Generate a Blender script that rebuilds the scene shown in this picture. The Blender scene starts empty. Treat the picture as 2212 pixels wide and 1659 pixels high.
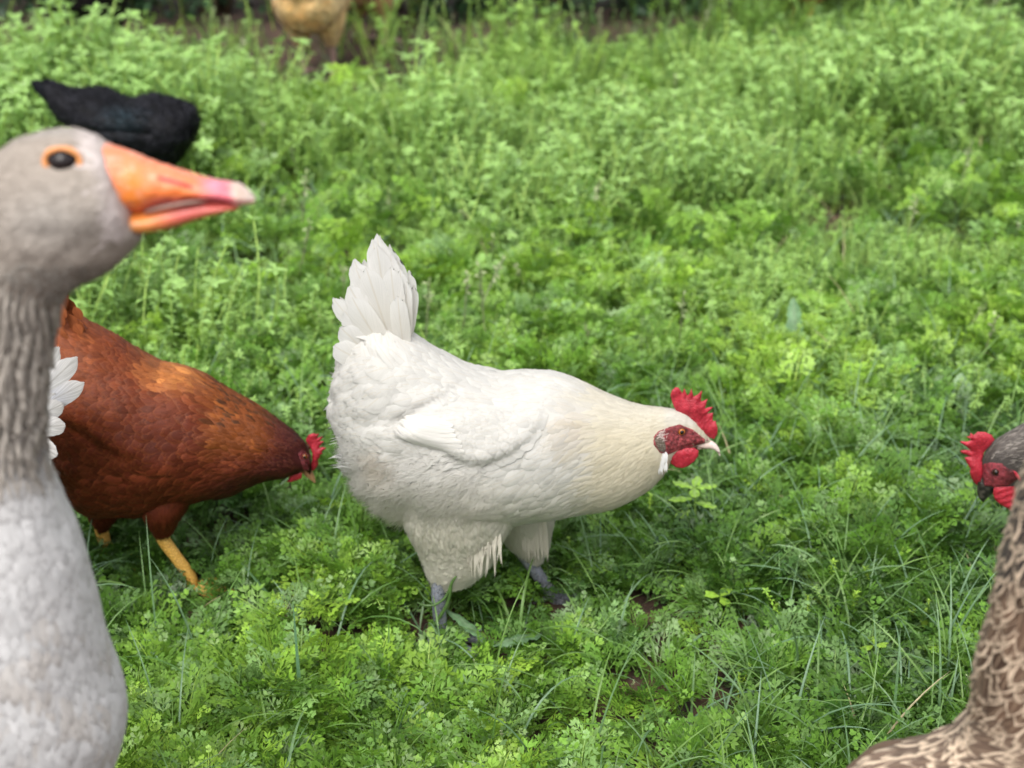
import bpy, math, random
import numpy as np
from mathutils import Vector
from mathutils.geometry import delaunay_2d_cdt

# ------------------------------------------------------------------ camera, sky, light
scene = bpy.context.scene
PW, PH, FPX = 2212.0, 1659.0, 3000.0          # photo measured at 2212 x 1659
H, TH = 1.10, math.radians(26)
cam_d = bpy.data.cameras.new("camera"); cam = bpy.data.objects.new("camera", cam_d)
scene.collection.objects.link(cam); scene.camera = cam
cam.location = (0, 0, H); cam.rotation_euler = (math.radians(90) - TH, 0, 0)
cam_d.sensor_width = 36; cam_d.lens = 36 * FPX / PW
cam_d.clip_start = 0.05; cam_d.clip_end = 500
cam_d.dof.use_dof = True; cam_d.dof.focus_distance = 1.50; cam_d.dof.aperture_fstop = 4.8

world = bpy.data.worlds.new("World"); scene.world = world; world.use_nodes = True
nt = world.node_tree; nt.nodes.clear()
sky = nt.nodes.new('ShaderNodeTexSky'); sky.sky_type = 'NISHITA'; sky.sun_disc = False
SUN_EL, SUN_AZ = math.radians(58), math.radians(200)
sky.sun_elevation = SUN_EL; sky.sun_rotation = SUN_AZ
sky.air_density = 1.0; sky.dust_density = 3.0; sky.ozone_density = 1.0
hs = nt.nodes.new('ShaderNodeHueSaturation'); hs.inputs['Saturation'].default_value = 0.18
bg = nt.nodes.new('ShaderNodeBackground'); bg.inputs['Strength'].default_value = 0.15
wo = nt.nodes.new('ShaderNodeOutputWorld')
nt.links.new(sky.outputs[0], hs.inputs['Color']); nt.links.new(hs.outputs[0], bg.inputs['Color'])
nt.links.new(bg.outputs[0], wo.inputs['Surface'])
sd = bpy.data.lights.new("sun", 'SUN'); sun = bpy.data.objects.new("sun", sd)
scene.collection.objects.link(sun)
sd.energy = 1.15; sd.angle = math.radians(40); sd.color = (1, 0.96, 0.89)
# direction to the sun: behind and left of the camera, high
az = math.radians(200)
sv = Vector((math.sin(az) * math.cos(SUN_EL), math.cos(az) * math.cos(SUN_EL), math.sin(SUN_EL)))
sun.rotation_euler = sv.to_track_quat('Z', 'Y').to_euler()
scene.view_settings.view_transform = 'Standard'; scene.view_settings.look = 'None'
scene.view_settings.exposure = 0.88; scene.view_settings.gamma = 1
scene.view_settings.use_curve_mapping = False
scene.render.engine = 'CYCLES'

# ------------------------------------------------------------------ measuring helpers
cT, sT = math.cos(TH), math.sin(TH)
CAM = np.array([0, 0, H]); FW = np.array([0, cT, -sT]); UP = np.array([0, sT, cT]); RT = np.array([1., 0, 0])
def ray(x, y):
    return FW + RT * ((x - PW / 2) / FPX) - UP * ((y - PH / 2) / FPX)
def ground(x, y, z=0.0):
    d = ray(x, y); t = (z - H) / d[2]; return CAM + d * t
def project(P):
    Q = P - CAM; t = Q @ FW
    return PW / 2 + FPX * (Q @ RT) / t, PH / 2 - FPX * (Q @ UP) / t

class Frame:
    """a bird's own axes: x forward, y sideways, z up, origin on the ground under it"""
    def __init__(s, loc, yaw=0.0):
        s.o = np.array([loc[0], loc[1], 0.0]); s.yaw = yaw
        c, n = math.cos(yaw), math.sin(yaw)
        s.ex = np.array([c, n, 0]); s.ey = np.array([-n, c, 0]); s.ez = np.array([0, 0, 1.])
        s.near = -1 if s.ey[1] > 0 else 1
    def px(s, x, y, off=0.0):
        """pixel -> point of the bird's own side plane (off = distance towards the camera side)"""
        o = s.o + s.ey * (off * s.near)
        d = ray(x, y); t = ((o - CAM) @ s.ey) / (d @ s.ey); P = CAM + d * t - s.o
        return np.array([P @ s.ex, P @ s.ey, P[2]])
    def world(s, L):
        return s.o + L[..., 0:1] * s.ex + L[..., 1:2] * s.ey + L[..., 2:3] * s.ez
    def proj(s, L):
        return project(s.world(L))

def sdpoly(x, y, poly):
    """signed distance to a polygon, positive inside"""
    p = np.array(poly, float); q = np.roll(p, -1, 0)
    x = np.asarray(x, float); y = np.asarray(y, float)
    d = np.full(x.shape, 1e18); ins = np.zeros(x.shape, bool)
    for a, b in zip(p, q):
        e = b - a; wx = x - a[0]; wy = y - a[1]
        t = np.clip((wx * e[0] + wy * e[1]) / (e @ e + 1e-12), 0, 1)
        d = np.minimum(d, (wx - e[0] * t) ** 2 + (wy - e[1] * t) ** 2)
        c = ((a[1] > y) != (b[1] > y))
        xi = a[0] + (y - a[1]) * e[0] / (e[1] if abs(e[1]) > 1e-12 else 1e-12)
        ins ^= c & (x < xi)
    return np.where(ins, 1, -1) * np.sqrt(d)
def sstep(x, a, b):
    t = np.clip((x - a) / (b - a), 0, 1); return t * t * (3 - 2 * t)
_ng = np.random.default_rng(5).random((256, 256))
def vnoise(x, y):
    x = np.asarray(x, float); y = np.asarray(y, float)
    xi = np.floor(x).astype(int); yi = np.floor(y).astype(int); fx = x - xi; fy = y - yi
    fx = fx * fx * (3 - 2 * fx); fy = fy * fy * (3 - 2 * fy)
    g = lambda a, b: _ng[a % 256, b % 256]
    return (g(xi, yi) * (1 - fx) + g(xi + 1, yi) * fx) * (1 - fy) + (g(xi, yi + 1) * (1 - fx) + g(xi + 1, yi + 1) * fx) * fy
def mixc(a, b, t):
    t = np.asarray(t, float)[..., None]; return np.asarray(a, float) * (1 - t) + np.asarray(b, float) * t
def unit(v):
    return v / (np.linalg.norm(v, axis=-1, keepdims=True) + 1e-12)

# ------------------------------------------------------------------ materials
def mat_new(name):
    m = bpy.data.materials.new(name); m.use_nodes = True
    n = m.node_tree.nodes; l = m.node_tree.links
    return m, n, l, n['Principled BSDF'], n['Material Output']
def math_node(n, l, op, a, b=None, c=None):
    q = n.new('ShaderNodeMath'); q.operation = op
    for i, v in enumerate((a, b, c)):
        if v is None: continue
        if isinstance(v, (int, float)): q.inputs[i].default_value = v
        else: l.new(v, q.inputs[i])
    return q.outputs[0]
def feather_mat(name, edge=None, edge_amt=0.0, shaft=None, shaft_amt=0.25, streak=0.22, rough=0.6, sheen=0.2,
                transl=0.12, bar=None, spec=0.3):
    m, n, l, b, out = mat_new(name)
    at = n.new('ShaderNodeAttribute'); at.attribute_name = 'Col'
    fu = n.new('ShaderNodeAttribute'); fu.attribute_name = 'fuv'
    sp = n.new('ShaderNodeSeparateXYZ'); l.new(fu.outputs['Vector'], sp.inputs[0])
    u, v, r = sp.outputs
    au = math_node(n, l, 'ABSOLUTE', u)
    col = at.outputs['Color']
    def mix(fac, c1, c2, typ='MIX'):
        q = n.new('ShaderNodeMix'); q.data_type = 'RGBA'; q.blend_type = typ
        if isinstance(fac, (int, float)): q.inputs[0].default_value = fac
        else: l.new(fac, q.inputs[0])
        for i, cc in ((6, c1), (7, c2)):
            if isinstance(cc, tuple): q.inputs[i].default_value = cc + (1,)
            else: l.new(cc, q.inputs[i])
        return q.outputs[2]
    if edge is not None:     # lacing: the feather's own margin has another colour
        e1 = math_node(n, l, 'POWER', au, 3.0); v6 = math_node(n, l, 'POWER', v, 4.0)
        s_ = math_node(n, l, 'ADD', e1, v6)
        s2 = math_node(n, l, 'MULTIPLY_ADD', s_, 3.6, -1.75); s2n = n.new('ShaderNodeClamp'); l.new(s2, s2n.inputs[0])
        f = math_node(n, l, 'MULTIPLY', s2n.outputs[0], edge_amt)
        col = mix(f, col, edge)
    if shaft is not None:
        d = math_node(n, l, 'MULTIPLY_ADD', au, -9.0, 1.0); dn = n.new('ShaderNodeClamp'); l.new(d, dn.inputs[0])
        f = math_node(n, l, 'MULTIPLY', dn.outputs[0], shaft_amt)
        col = mix(f, col, shaft)
    # barbs: fine streaks running out from the shaft
    t = math_node(n, l, 'MULTIPLY_ADD', au, -0.55, v)
    cx = n.new('ShaderNodeCombineXYZ'); l.new(math_node(n, l, 'MULTIPLY', t, 26.0), cx.inputs[0])
    l.new(math_node(n, l, 'MULTIPLY', au, 1.2), cx.inputs[1]); l.new(math_node(n, l, 'MULTIPLY', r, 53.0), cx.inputs[2])
    nz = n.new('ShaderNodeTexNoise'); nz.inputs['Scale'].default_value = 1.0; nz.inputs['Detail'].default_value = 2
    l.new(cx.outputs[0], nz.inputs['Vector'])
    mr = n.new('ShaderNodeMapRange'); mr.inputs[1].default_value = 0.3; mr.inputs[2].default_value = 0.7
    mr.inputs[3].default_value = 1 - streak; mr.inputs[4].default_value = 1.0
    l.new(nz.outputs[0], mr.inputs[0])
    col = mix(1.0, col, mr.outputs[0], 'MULTIPLY')
    l.new(col, b.inputs['Base Color'])
    b.inputs['Roughness'].default_value = rough; b.inputs['Specular IOR Level'].default_value = spec
    b.inputs['Sheen Weight'].default_value = sheen; b.inputs['Sheen Roughness'].default_value = 0.5
    bp = n.new('ShaderNodeBump'); bp.inputs['Strength'].default_value = 0.35; bp.inputs['Distance'].default_value = 0.0006
    l.new(nz.outputs[0], bp.inputs['Height']); l.new(bp.outputs[0], b.inputs['Normal'])
    if transl > 0:
        tr = n.new('ShaderNodeBsdfTranslucent'); l.new(col, tr.inputs[0])
        ms = n.new('ShaderNodeMixShader'); ms.inputs[0].default_value = transl
        l.new(b.outputs[0], ms.inputs[1]); l.new(tr.outputs[0], ms.inputs[2]); l.new(ms.outputs[0], out.inputs[0])
    return m
def skin_mat(name, c1, c2, scale=90, rough=0.42, bump=0.6, dist=0.0012, sss=0.12, coat=0.0):
    m, n, l, b, out = mat_new(name)
    tc = n.new('ShaderNodeTexCoord'); nz = n.new('ShaderNodeTexNoise')
    nz.inputs['Scale'].default_value = scale; nz.inputs['Detail'].default_value = 5; nz.inputs['Roughness'].default_value = 0.6
    l.new(tc.outputs['Object'], nz.inputs['Vector'])
    nz2 = n.new('ShaderNodeTexVoronoi'); nz2.inputs['Scale'].default_value = scale * 5
    l.new(tc.outputs['Object'], nz2.inputs['Vector'])
    cr = n.new('ShaderNodeValToRGB'); cr.color_ramp.elements[0].color = c1 + (1,); cr.color_ramp.elements[1].color = c2 + (1,)
    cr.color_ramp.elements[0].position = 0.3; cr.color_ramp.elements[1].position = 0.7
    l.new(nz.outputs[0], cr.inputs[0])
    at = n.new('ShaderNodeAttribute'); at.attribute_name = 'Col'
    mx = n.new('ShaderNodeMix'); mx.data_type = 'RGBA'; mx.blend_type = 'MULTIPLY'; mx.inputs[0].default_value = 1
    l.new(cr.outputs[0], mx.inputs[6]); l.new(at.outputs['Color'], mx.inputs[7])
    l.new(mx.outputs[2], b.inputs['Base Color'])
    ad = math_node(n, l, 'MULTIPLY_ADD', nz2.outputs[0], 0.5, nz.outputs[0])
    bp = n.new('ShaderNodeBump'); bp.inputs['Strength'].default_value = bump; bp.inputs['Distance'].default_value = dist
    l.new(ad, bp.inputs['Height']); l.new(bp.outputs[0], b.inputs['Normal'])
    b.inputs['Roughness'].default_value = rough
    b.inputs['Subsurface Weight'].default_value = sss; b.inputs['Subsurface Scale'].default_value = 0.004
    b.inputs['Coat Weight'].default_value = coat
    return m
def scale_mat(name, c1, c2, edge, scale=260):
    m, n, l, b, out = mat_new(name)
    tc = n.new('ShaderNodeTexCoord'); vo = n.new('ShaderNodeTexVoronoi'); vo.feature = 'DISTANCE_TO_EDGE'
    vo.inputs['Scale'].default_value = scale
    l.new(tc.outputs['Object'], vo.inputs['Vector'])
    vc = n.new('ShaderNodeTexVoronoi'); vc.inputs['Scale'].default_value = scale; l.new(tc.outputs['Object'], vc.inputs['Vector'])
    cr = n.new('ShaderNodeValToRGB'); cr.color_ramp.elements[0].color = c1 + (1,); cr.color_ramp.elements[1].color = c2 + (1,)
    l.new(vc.outputs['Color'], cr.inputs[0])
    e = n.new('ShaderNodeMapRange'); e.inputs[2].default_value = 0.10; e.inputs[3].default_value = 1; e.inputs[4].default_value = 0
    l.new(vo.outputs[0], e.inputs[0])
    mx = n.new('ShaderNodeMix'); mx.data_type = 'RGBA'; l.new(e.outputs[0], mx.inputs[0])
    l.new(cr.outputs[0], mx.inputs[6]); mx.inputs[7].default_value = edge + (1,)
    l.new(mx.outputs[2], b.inputs['Base Color'])
    bp = n.new('ShaderNodeBump'); bp.inputs['Strength'].default_value = 0.8; bp.inputs['Distance'].default_value = 0.001
    l.new(vo.outputs[0], bp.inputs['Height']); l.new(bp.outputs[0], b.inputs['Normal'])
    b.inputs['Roughness'].default_value = 0.42
    return m
def leaf_mat(name, transl=0.35, rough=0.42, spec=0.45):
    m, n, l, b, out = mat_new(name)
    at = n.new('ShaderNodeAttribute'); at.attribute_name = 'Col'
    tc = n.new('ShaderNodeTexCoord'); nz = n.new('ShaderNodeTexNoise'); nz.inputs['Scale'].default_value = 220
    l.new(tc.outputs['Object'], nz.inputs['Vector'])
    mr = n.new('ShaderNodeMapRange'); mr.inputs[1].default_value = .3; mr.inputs[2].default_value = .7
    mr.inputs[3].default_value = 0.78; mr.inputs[4].default_value = 1.15; l.new(nz.outputs[0], mr.inputs[0])
    mx = n.new('ShaderNodeMix'); mx.data_type = 'RGBA'; mx.blend_type = 'MULTIPLY'; mx.inputs[0].default_value = 1
    l.new(at.outputs['Color'], mx.inputs[6]); l.new(mr.outputs[0], mx.inputs[7])
    l.new(mx.outputs[2], b.inputs['Base Color'])
    b.inputs['Roughness'].default_value = rough; b.inputs['Specular IOR Level'].default_value = spec
    tr = n.new('ShaderNodeBsdfTranslucent'); l.new(mx.outputs[2], tr.inputs[0])
    ms = n.new('ShaderNodeMixShader'); ms.inputs[0].default_value = transl
    l.new(b.outputs[0], ms.inputs[1]); l.new(tr.outputs[0], ms.inputs[2]); l.new(ms.outputs[0], out.inputs[0])
    return m
def plain_mat(name, rough=0.4, coat=0.0, spec=0.5):
    m, n, l, b, out = mat_new(name)
    at = n.new('ShaderNodeAttribute'); at.attribute_name = 'Col'
    tc = n.new('ShaderNodeTexCoord'); nz = n.new('ShaderNodeTexNoise'); nz.inputs['Scale'].default_value = 300
    l.new(tc.outputs['Object'], nz.inputs['Vector'])
    mr = n.new('ShaderNodeMapRange'); mr.inputs[1].default_value = .3; mr.inputs[2].default_value = .7
    mr.inputs[3].default_value = 0.86; mr.inputs[4].default_value = 1.06; l.new(nz.outputs[0], mr.inputs[0])
    mx = n.new('ShaderNodeMix'); mx.data_type = 'RGBA'; mx.blend_type = 'MULTIPLY'; mx.inputs[0].default_value = 1
    l.new(at.outputs['Color'], mx.inputs[6]); l.new(mr.outputs[0], mx.inputs[7])
    l.new(mx.outputs[2], b.inputs['Base Color'])
    b.inputs['Roughness'].default_value = rough; b.inputs['Coat Weight'].default_value = coat
    b.inputs['Specular IOR Level'].default_value = spec
    return m

MT = dict(
    white=feather_mat('white_plumage', streak=0.07, shaft=(0.62, 0.54, 0.40), shaft_amt=0.4, rough=0.8, transl=0.3, spec=.15),
    rust=feather_mat('rust_plumage', streak=0.35, shaft=(0.10, 0.02, 0.01), shaft_amt=0.5, rough=0.55, sheen=0.0, transl=0.05, spec=.2,
                     edge=(0.34, 0.10, 0.03), edge_amt=0.2),
    pale=feather_mat('pale_plumage', streak=0.38, shaft=(0.35, 0.33, 0.30), shaft_amt=0.7, rough=0.8, transl=0.15, spec=.15),
    black=feather_mat('black_plumage', streak=0.5, rough=0.6, sheen=0.0, transl=0.0, spec=0.12),
    goose=feather_mat('goose_plumage', streak=0.16, rough=0.85, sheen=0.05, transl=0.06, spec=0.1),
    laced=feather_mat('laced_plumage', streak=0.10, rough=0.6, sheen=0.05, transl=0.05, edge=(0.76, 0.60, 0.44), edge_amt=1.0,
                      shaft=(0.55, 0.40, 0.27), shaft_amt=0.45),
    grey=feather_mat('grey_plumage', streak=0.3, rough=0.55, sheen=0.1, transl=0.05, shaft=(0.4, 0.35, 0.32), shaft_amt=0.5),
    buff=feather_mat('buff_plumage', streak=0.2, rough=0.7, sheen=0.2),
    comb=skin_mat('red_comb', (0.27, 0.007, 0.018), (0.50, 0.028, 0.05), 130, 0.5, 0.8),
    face=skin_mat('red_face', (0.12, 0.013, 0.018), (0.44, 0.08, 0.09), 190, 0.5, 0.9, 0.002),
    darkface=skin_mat('dark_face', (0.10, 0.01, 0.015), (0.38, 0.05, 0.07), 160, 0.5, 0.9, 0.002),
    bill=skin_mat('orange_bill', (0.85, 0.82, 0.80), (1, 1, 1), 60, 0.33, 0.35, 0.0012, 0.1),
    horn=plain_mat('horn', 0.35),
    slate=scale_mat('slate_scales', (0.06, 0.07, 0.095), (0.19, 0.21, 0.27), (0.30, 0.29, 0.27), 330),
    yellow=scale_mat('yellow_scales', (0.62, 0.33, 0.05), (0.80, 0.50, 0.13), (0.35, 0.16, 0.04), 300),
    pink=scale_mat('pale_scales', (0.5, 0.33, 0.28), (0.6, 0.4, 0.35), (0.3, 0.2, 0.18), 300),
    eye=plain_mat('eye_gloss', 0.10, 0.0, 0.35),
    leaf=leaf_mat('leaf', 0.27, 0.40, 0.5), grass=leaf_mat('grass_blade', 0.25, 0.38), broad=leaf_mat('broad_leaf', 0.25, 0.5), hedge=leaf_mat('hedge_leaf', 0.15, 0.4),
)

# ------------------------------------------------------------------ mesh collecting
class M:
    def __init__(s): s.v = []; s.f = []; s.c = []; s.u = []; s.nr = []; s.n = 0; s.cust = False
    def add(s, v, f, c, u=None, nr=None):
        v = np.asarray(v, np.float32).reshape(-1, 3); k = len(v)
        c = np.asarray(c, np.float32)
        if c.ndim == 1: c = np.tile(c[:3], (k, 1))
        c = c.reshape(-1, 3)
        u = np.tile(np.array([[0.6, 0.4, 0.5]], np.float32), (k, 1)) if u is None else np.asarray(u, np.float32).reshape(-1, 3)
        s.v.append(v); s.c.append(c); s.u.append(u)
        if nr is None: s.nr.append(k)
        else: s.nr.append(np.asarray(nr, np.float32).reshape(-1, 3)); s.cust = True
        for g in (f if isinstance(f, list) else [f]):
            if len(g): s.f.append(np.asarray(g, np.int32) + s.n)
        s.n += k
    def build(s, name, mat, parent=None, **tags):
        me = bpy.data.meshes.new(name)
        v = np.concatenate(s.v); loops = np.concatenate([g.ravel() for g in s.f])
        tot = np.concatenate([np.full(len(g), g.shape[1], np.int32) for g in s.f])
        st = np.concatenate([[0], np.cumsum(tot)[:-1]]).astype(np.int32)
        me.vertices.add(len(v)); me.vertices.foreach_set('co', v.ravel())
        me.loops.add(len(loops)); me.loops.foreach_set('vertex_index', loops)
        me.polygons.add(len(tot)); me.polygons.foreach_set('loop_start', st)
        me.update(calc_edges=True)
        a = me.attributes.new('Col', 'FLOAT_COLOR', 'POINT')
        c = np.concatenate(s.c); a.data.foreach_set('color', np.concatenate([c, np.ones((len(c), 1), np.float32)], 1).ravel())
        a = me.attributes.new('fuv', 'FLOAT_VECTOR', 'POINT'); a.data.foreach_set('vector', np.concatenate(s.u).ravel())
        if s.cust:     # feathers are shaded with the soft curve of the plumage they lie in
            nr = np.concatenate([np.zeros((q, 3), np.float32) if isinstance(q, int) else q for q in s.nr])
            me.normals_split_custom_set_from_vertices(nr.tolist())
        me.materials.append(mat)
        o = bpy.data.objects.new(name, me); scene.collection.objects.link(o)
        if parent is not None: o.parent = parent
        for k, x in tags.items(): o[k] = x
        return o
def gridfaces(a, b, wrap=False):
    i, j = np.meshgrid(np.arange(a - 1), np.arange(b if wrap else b - 1), indexing='ij')
    j2 = (j + 1) % b
    return np.stack([i * b + j, (i + 1) * b + j, (i + 1) * b + j2, i * b + j2], -1).reshape(-1, 4)
def thing(name, label, cat, F, group=None):
    o = bpy.data.objects.new(name, None); scene.collection.objects.link(o)
    o.empty_display_size = 0.05
    o.location = F.o; o.rotation_euler = (0, 0, F.yaw); o['label'] = label; o['category'] = cat
    if group: o['group'] = group
    return o

def crom(P, t):
    """Catmull-Rom through rows of P at float index t"""
    n = len(P); i = np.clip(np.floor(t).astype(int), 0, n - 2); f = (t - i)[:, None]
    g = lambda k: P[np.clip(k, 0, n - 1)]
    p0, p1, p2, p3 = g(i - 1), g(i), g(i + 1), g(i + 2)
    p0 = np.where((i == 0)[:, None], 2 * p1 - p2, p0); p3 = np.where((i == n - 2)[:, None], 2 * p2 - p1, p3)
    return 0.5 * (2 * p1 + (p2 - p0) * f + (2 * p0 - 5 * p1 + 4 * p2 - p3) * f * f + (3 * p1 - p0 - 3 * p2 + p3) * f ** 3)

class Loft:
    """closed surface through cross sections; stations: (C, U half-height vector, half width)"""
    def __init__(s, F, st, ns=300, nf=96, caps=(0.01, 0.01), boxy=1.0, disp=None):
        s.F = F; s.nf = nf
        A = np.array([np.concatenate([c, u, [w]]) for c, u, w in st], float)
        t = np.linspace(0, len(A) - 1, 2000); D = crom(A, t)
        top = D[:, :3] + D[:, 3:6]; bot = D[:, :3] - D[:, 3:6]
        seg = (np.linalg.norm(np.diff(top, axis=0), axis=1) + np.linalg.norm(np.diff(bot, axis=0), axis=1) + np.linalg.norm(np.diff(D[:, :3], axis=0), axis=1)) / 3
        L = np.concatenate([[0], np.cumsum(seg)]); s.len = L[-1]
        tt = np.interp(np.linspace(0, L[-1], ns), L, t); D = crom(A, tt)
        rows = [D]
        d0 = unit(D[0, :3] - D[3, :3]); d1 = unit(D[-1, :3] - D[-4, :3])
        k = 14
        def cap(Dr, d, ln):
            r = []
            for q in range(1, k + 1):
                a = math.pi / 2 * q / k; e = Dr.copy(); e[:3] = Dr[:3] + d * ln * math.sin(a); e[3:] = Dr[3:] * max(math.cos(a), 0.01); r.append(e)
            return np.array(r)
        D = np.concatenate([cap(D[0], d0, caps[0])[::-1], D, cap(D[-1], d1, caps[1])])
        ph = np.arange(nf) * 2 * math.pi / nf
        cp, sp = np.cos(ph), np.sin(ph)
        if boxy != 1.0:
            cp = np.sign(cp) * np.abs(cp) ** boxy; sp = np.sign(sp) * np.abs(sp) ** boxy
        W = np.zeros((len(D), 3)); W[:, 1] = np.maximum(D[:, 6], 1e-4)
        s.P = D[:, None, :3] + W[:, None, :] * cp[None, :, None] + D[:, None, 3:6] * sp[None, :, None]
        s.normals()
        mir = (nf // 2 - np.arange(nf)) % nf
        nearmask = (cp * F.near) > 0
        def pix():
            X, Y = F.proj(s.P)
            s.X = np.where(nearmask[None], X, X[:, mir]); s.Y = np.where(nearmask[None], Y, Y[:, mir])
        pix(); s.nearmask = nearmask; s.mir = mir
        if disp is not None:
            s.P = s.P + s.N * disp(s.X, s.Y)[..., None]; s.normals()
        s.M = len(D)
    def normals(s):
        ds = np.gradient(s.P, axis=0); df = (np.roll(s.P, -1, 1) - np.roll(s.P, 1, 1)) / 2
        s.Ds, s.Df = ds, df
        N = unit(np.cross(df, ds)); c = s.P.mean(1, keepdims=True)
        if ((s.P - c) * N).sum() < 0: N = -N
        s.N = N
    def ev(s, T, a, b):
        a = np.clip(a, 0, s.M - 1.001); i = a.astype(int); fa = (a - i)[..., None]
        j = np.floor(b).astype(int); fb = (b - j)[..., None]; j0 = j % s.nf; j1 = (j + 1) % s.nf
        return (T[i, j0] * (1 - fb) + T[i, j1] * fb) * (1 - fa) + (T[i + 1, j0] * (1 - fb) + T[i + 1, j1] * fb) * fa
    def skin(s, m, colf):
        c = colf(s.X.ravel(), s.Y.ravel())
        m.add(s.P, gridfaces(s.M, s.nf, True), c)
        n0 = np.arange(s.nf)
    def sample(s, n, rng, keep=None):
        ar = np.linalg.norm(s.Ds, axis=2) * np.linalg.norm(s.Df, axis=2)
        ar = ar.copy(); ar[:9] = 0; ar[-7:] = 0
        if keep is not None: ar = ar * keep(s.X, s.Y)
        p = ar.ravel() / ar.sum(); k = rng.choice(len(p), n, p=p)
        return k // s.nf + rng.random(n), k % s.nf + rng.random(n)
    def find(s, x, y, far=False):
        d = (s.X - x) ** 2 + (s.Y - y) ** 2 + np.where(s.nearmask[None], 0, 1e9)
        k = int(np.argmin(d)); i, j = k // s.nf, k % s.nf
        if far: j = s.mir[j]
        return float(i), float(j)

def coat_at(m, L, a, b, D, ln, wd, lift, cup, col, h0=0.0, pw=2.5, rag=0.1, rng=None, nu=5, nv=6, alpha=0.85, soft=1.0, tip=None, tip_t=0.0, lp=1.5):
    n = len(a); e = lambda x: np.broadcast_to(np.asarray(x, float), (n,))
    ln, wd, lift, cup, h0, pw, rag = map(e, (ln, wd, lift, cup, h0, pw, rag))
    P0 = L.ev(L.P, a, b); N0 = unit(L.ev(L.N, a, b)); S = L.ev(L.Ds, a, b); Q = L.ev(L.Df, a, b)
    D = np.broadcast_to(np.asarray(D, float), (n, 3))
    F = unit(D - N0 * (D * N0).sum(1, keepdims=True)); B = np.cross(N0, F)
    u = np.linspace(-1, 1, nu); v = 1 - (1 - np.linspace(0, 1, nv)) ** 1.8
    vv = v[None, None, :]; uu = u[None, :, None]
    wp = (0.35 + 0.65 * np.sqrt(np.clip(vv / 0.35, 0, 1))) * np.maximum(1 - np.clip((vv - 0.3) / 0.7, 0, 1) ** pw[:, None, None], .07) ** 0.6
    jit = rng.random((n, nu, 1))
    bb = ln[:, None, None] * (vv + (jit - 0.5) * rag[:, None, None] * np.clip(vv - 0.5, 0, 1) * 2 - 0.06 * uu ** 2 * vv)
    aa = wd[:, None, None] / 2 * uu * wp
    Dm = B[:, None, None, :] * aa[..., None] + F[:, None, None, :] * bb[..., None]
    ss = (S * S).sum(1) + 1e-12; qq = (Q * Q).sum(1) + 1e-12; sq = (S * Q).sum(1); det = ss * qq - sq * sq + 1e-16
    dS = np.einsum('nuvk,nk->nuv', Dm, S); dQ = np.einsum('nuvk,nk->nuv', Dm, Q)
    r = lambda x: x[:, None, None]
    da = (dS * r(qq) - dQ * r(sq)) / r(det); db = (dQ * r(ss) - dS * r(sq)) / r(det)
    db = np.clip(db, -L.nf / 6, L.nf / 6)
    ta = r(np.asarray(a, float)) + da; tac = np.clip(ta, 1, L.M - 2)
    tb = r(np.asarray(b, float)) + db
    Pc = L.ev(L.P, tac, tb); Nc = unit(L.ev(L.N, tac, tb))
    Pc = Pc + (ta - tac)[..., None] * S[:, None, None, :]
    h = r(h0) + r(rng.random(n)) * 0.0004 + r(lift) * vv ** lp - r(cup * wd) * uu ** 2 * vv
    h = np.maximum(h, .00015)
    pos = alpha * (Pc + Nc * h[..., None]) + (1 - alpha) * (P0[:, None, None, :] + Dm + N0[:, None, None, :] * h[..., None])
    c = np.asarray(col, float); c = np.broadcast_to(c, (n, 3))[:, None, None, :]
    c = np.broadcast_to(c, pos.shape).copy()
    if tip is not None:
        tt = sstep(vv, 0.45, 1.0)[..., None] * np.broadcast_to(np.asarray(tip_t, float), (n,))[:, None, None, None]
        c = c * (1 - tt) + np.broadcast_to(np.asarray(tip, float), (n, 3))[:, None, None, :] * tt
    fu = np.stack([np.broadcast_to(uu, aa.shape), np.broadcast_to(vv, aa.shape), np.broadcast_to(r(rng.random(n)), aa.shape)], -1)
    g = gridfaces(nu, nv)[:, ::-1]; f = (g[None] + (np.arange(n) * nu * nv)[:, None, None]).reshape(-1, 4)
    uk = np.broadcast_to(uu, aa.shape)[..., None]; vk = np.broadcast_to(vv, aa.shape)[..., None]
    nr = unit(Nc + soft * (B[:, None, None, :] * uk * .20 + F[:, None, None, :] * (sstep(vk, .6, 1) * .34 - .06) + rng.normal(0, .045, (n, 1, 1, 3))))
    m.add(pos, f, c, fu, nr if soft > 0 else None)

def flowfield(F, ctl):
    """screen-space combing directions -> the bird's own x/z directions"""
    C = np.array(ctl, float)
    sx = 1.0 if F.ex[0] >= 0 else -1.0
    def f(X, Y):
        w = 1 / (((X[:, None] - C[:, 0]) ** 2 + (Y[:, None] - C[:, 1]) ** 2) + 60) ** 1.5
        d = (w[..., None] * unit(C[:, 2:4])).sum(1)
        return unit(np.stack([d[:, 0] * sx, np.zeros(len(X)), -d[:, 1]], 1))
    return f

def coat(m, L, n, flow, fn, seed, keep=None, jitter=0.15, **kw):
    rng = np.random.default_rng(seed)
    a, b = L.sample(n, rng, keep)
    one = lambda T: L.ev(T[..., None], a, b)[:, 0]
    X, Y = one(L.X), one(L.Y)
    D = flow(X, Y) + rng.normal(0, jitter, (n, 3))
    p = fn(X, Y, rng)
    coat_at(m, L, a, b, D, p['ln'], p['wd'], p['lift'], p.get('cup', 0.1), p['col'], p.get('h0', 0), p.get('pw', 2.5), p.get('rag', .1),
            rng, tip=p.get('tip'), tip_t=p.get('tip_t', 0), **kw)

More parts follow.
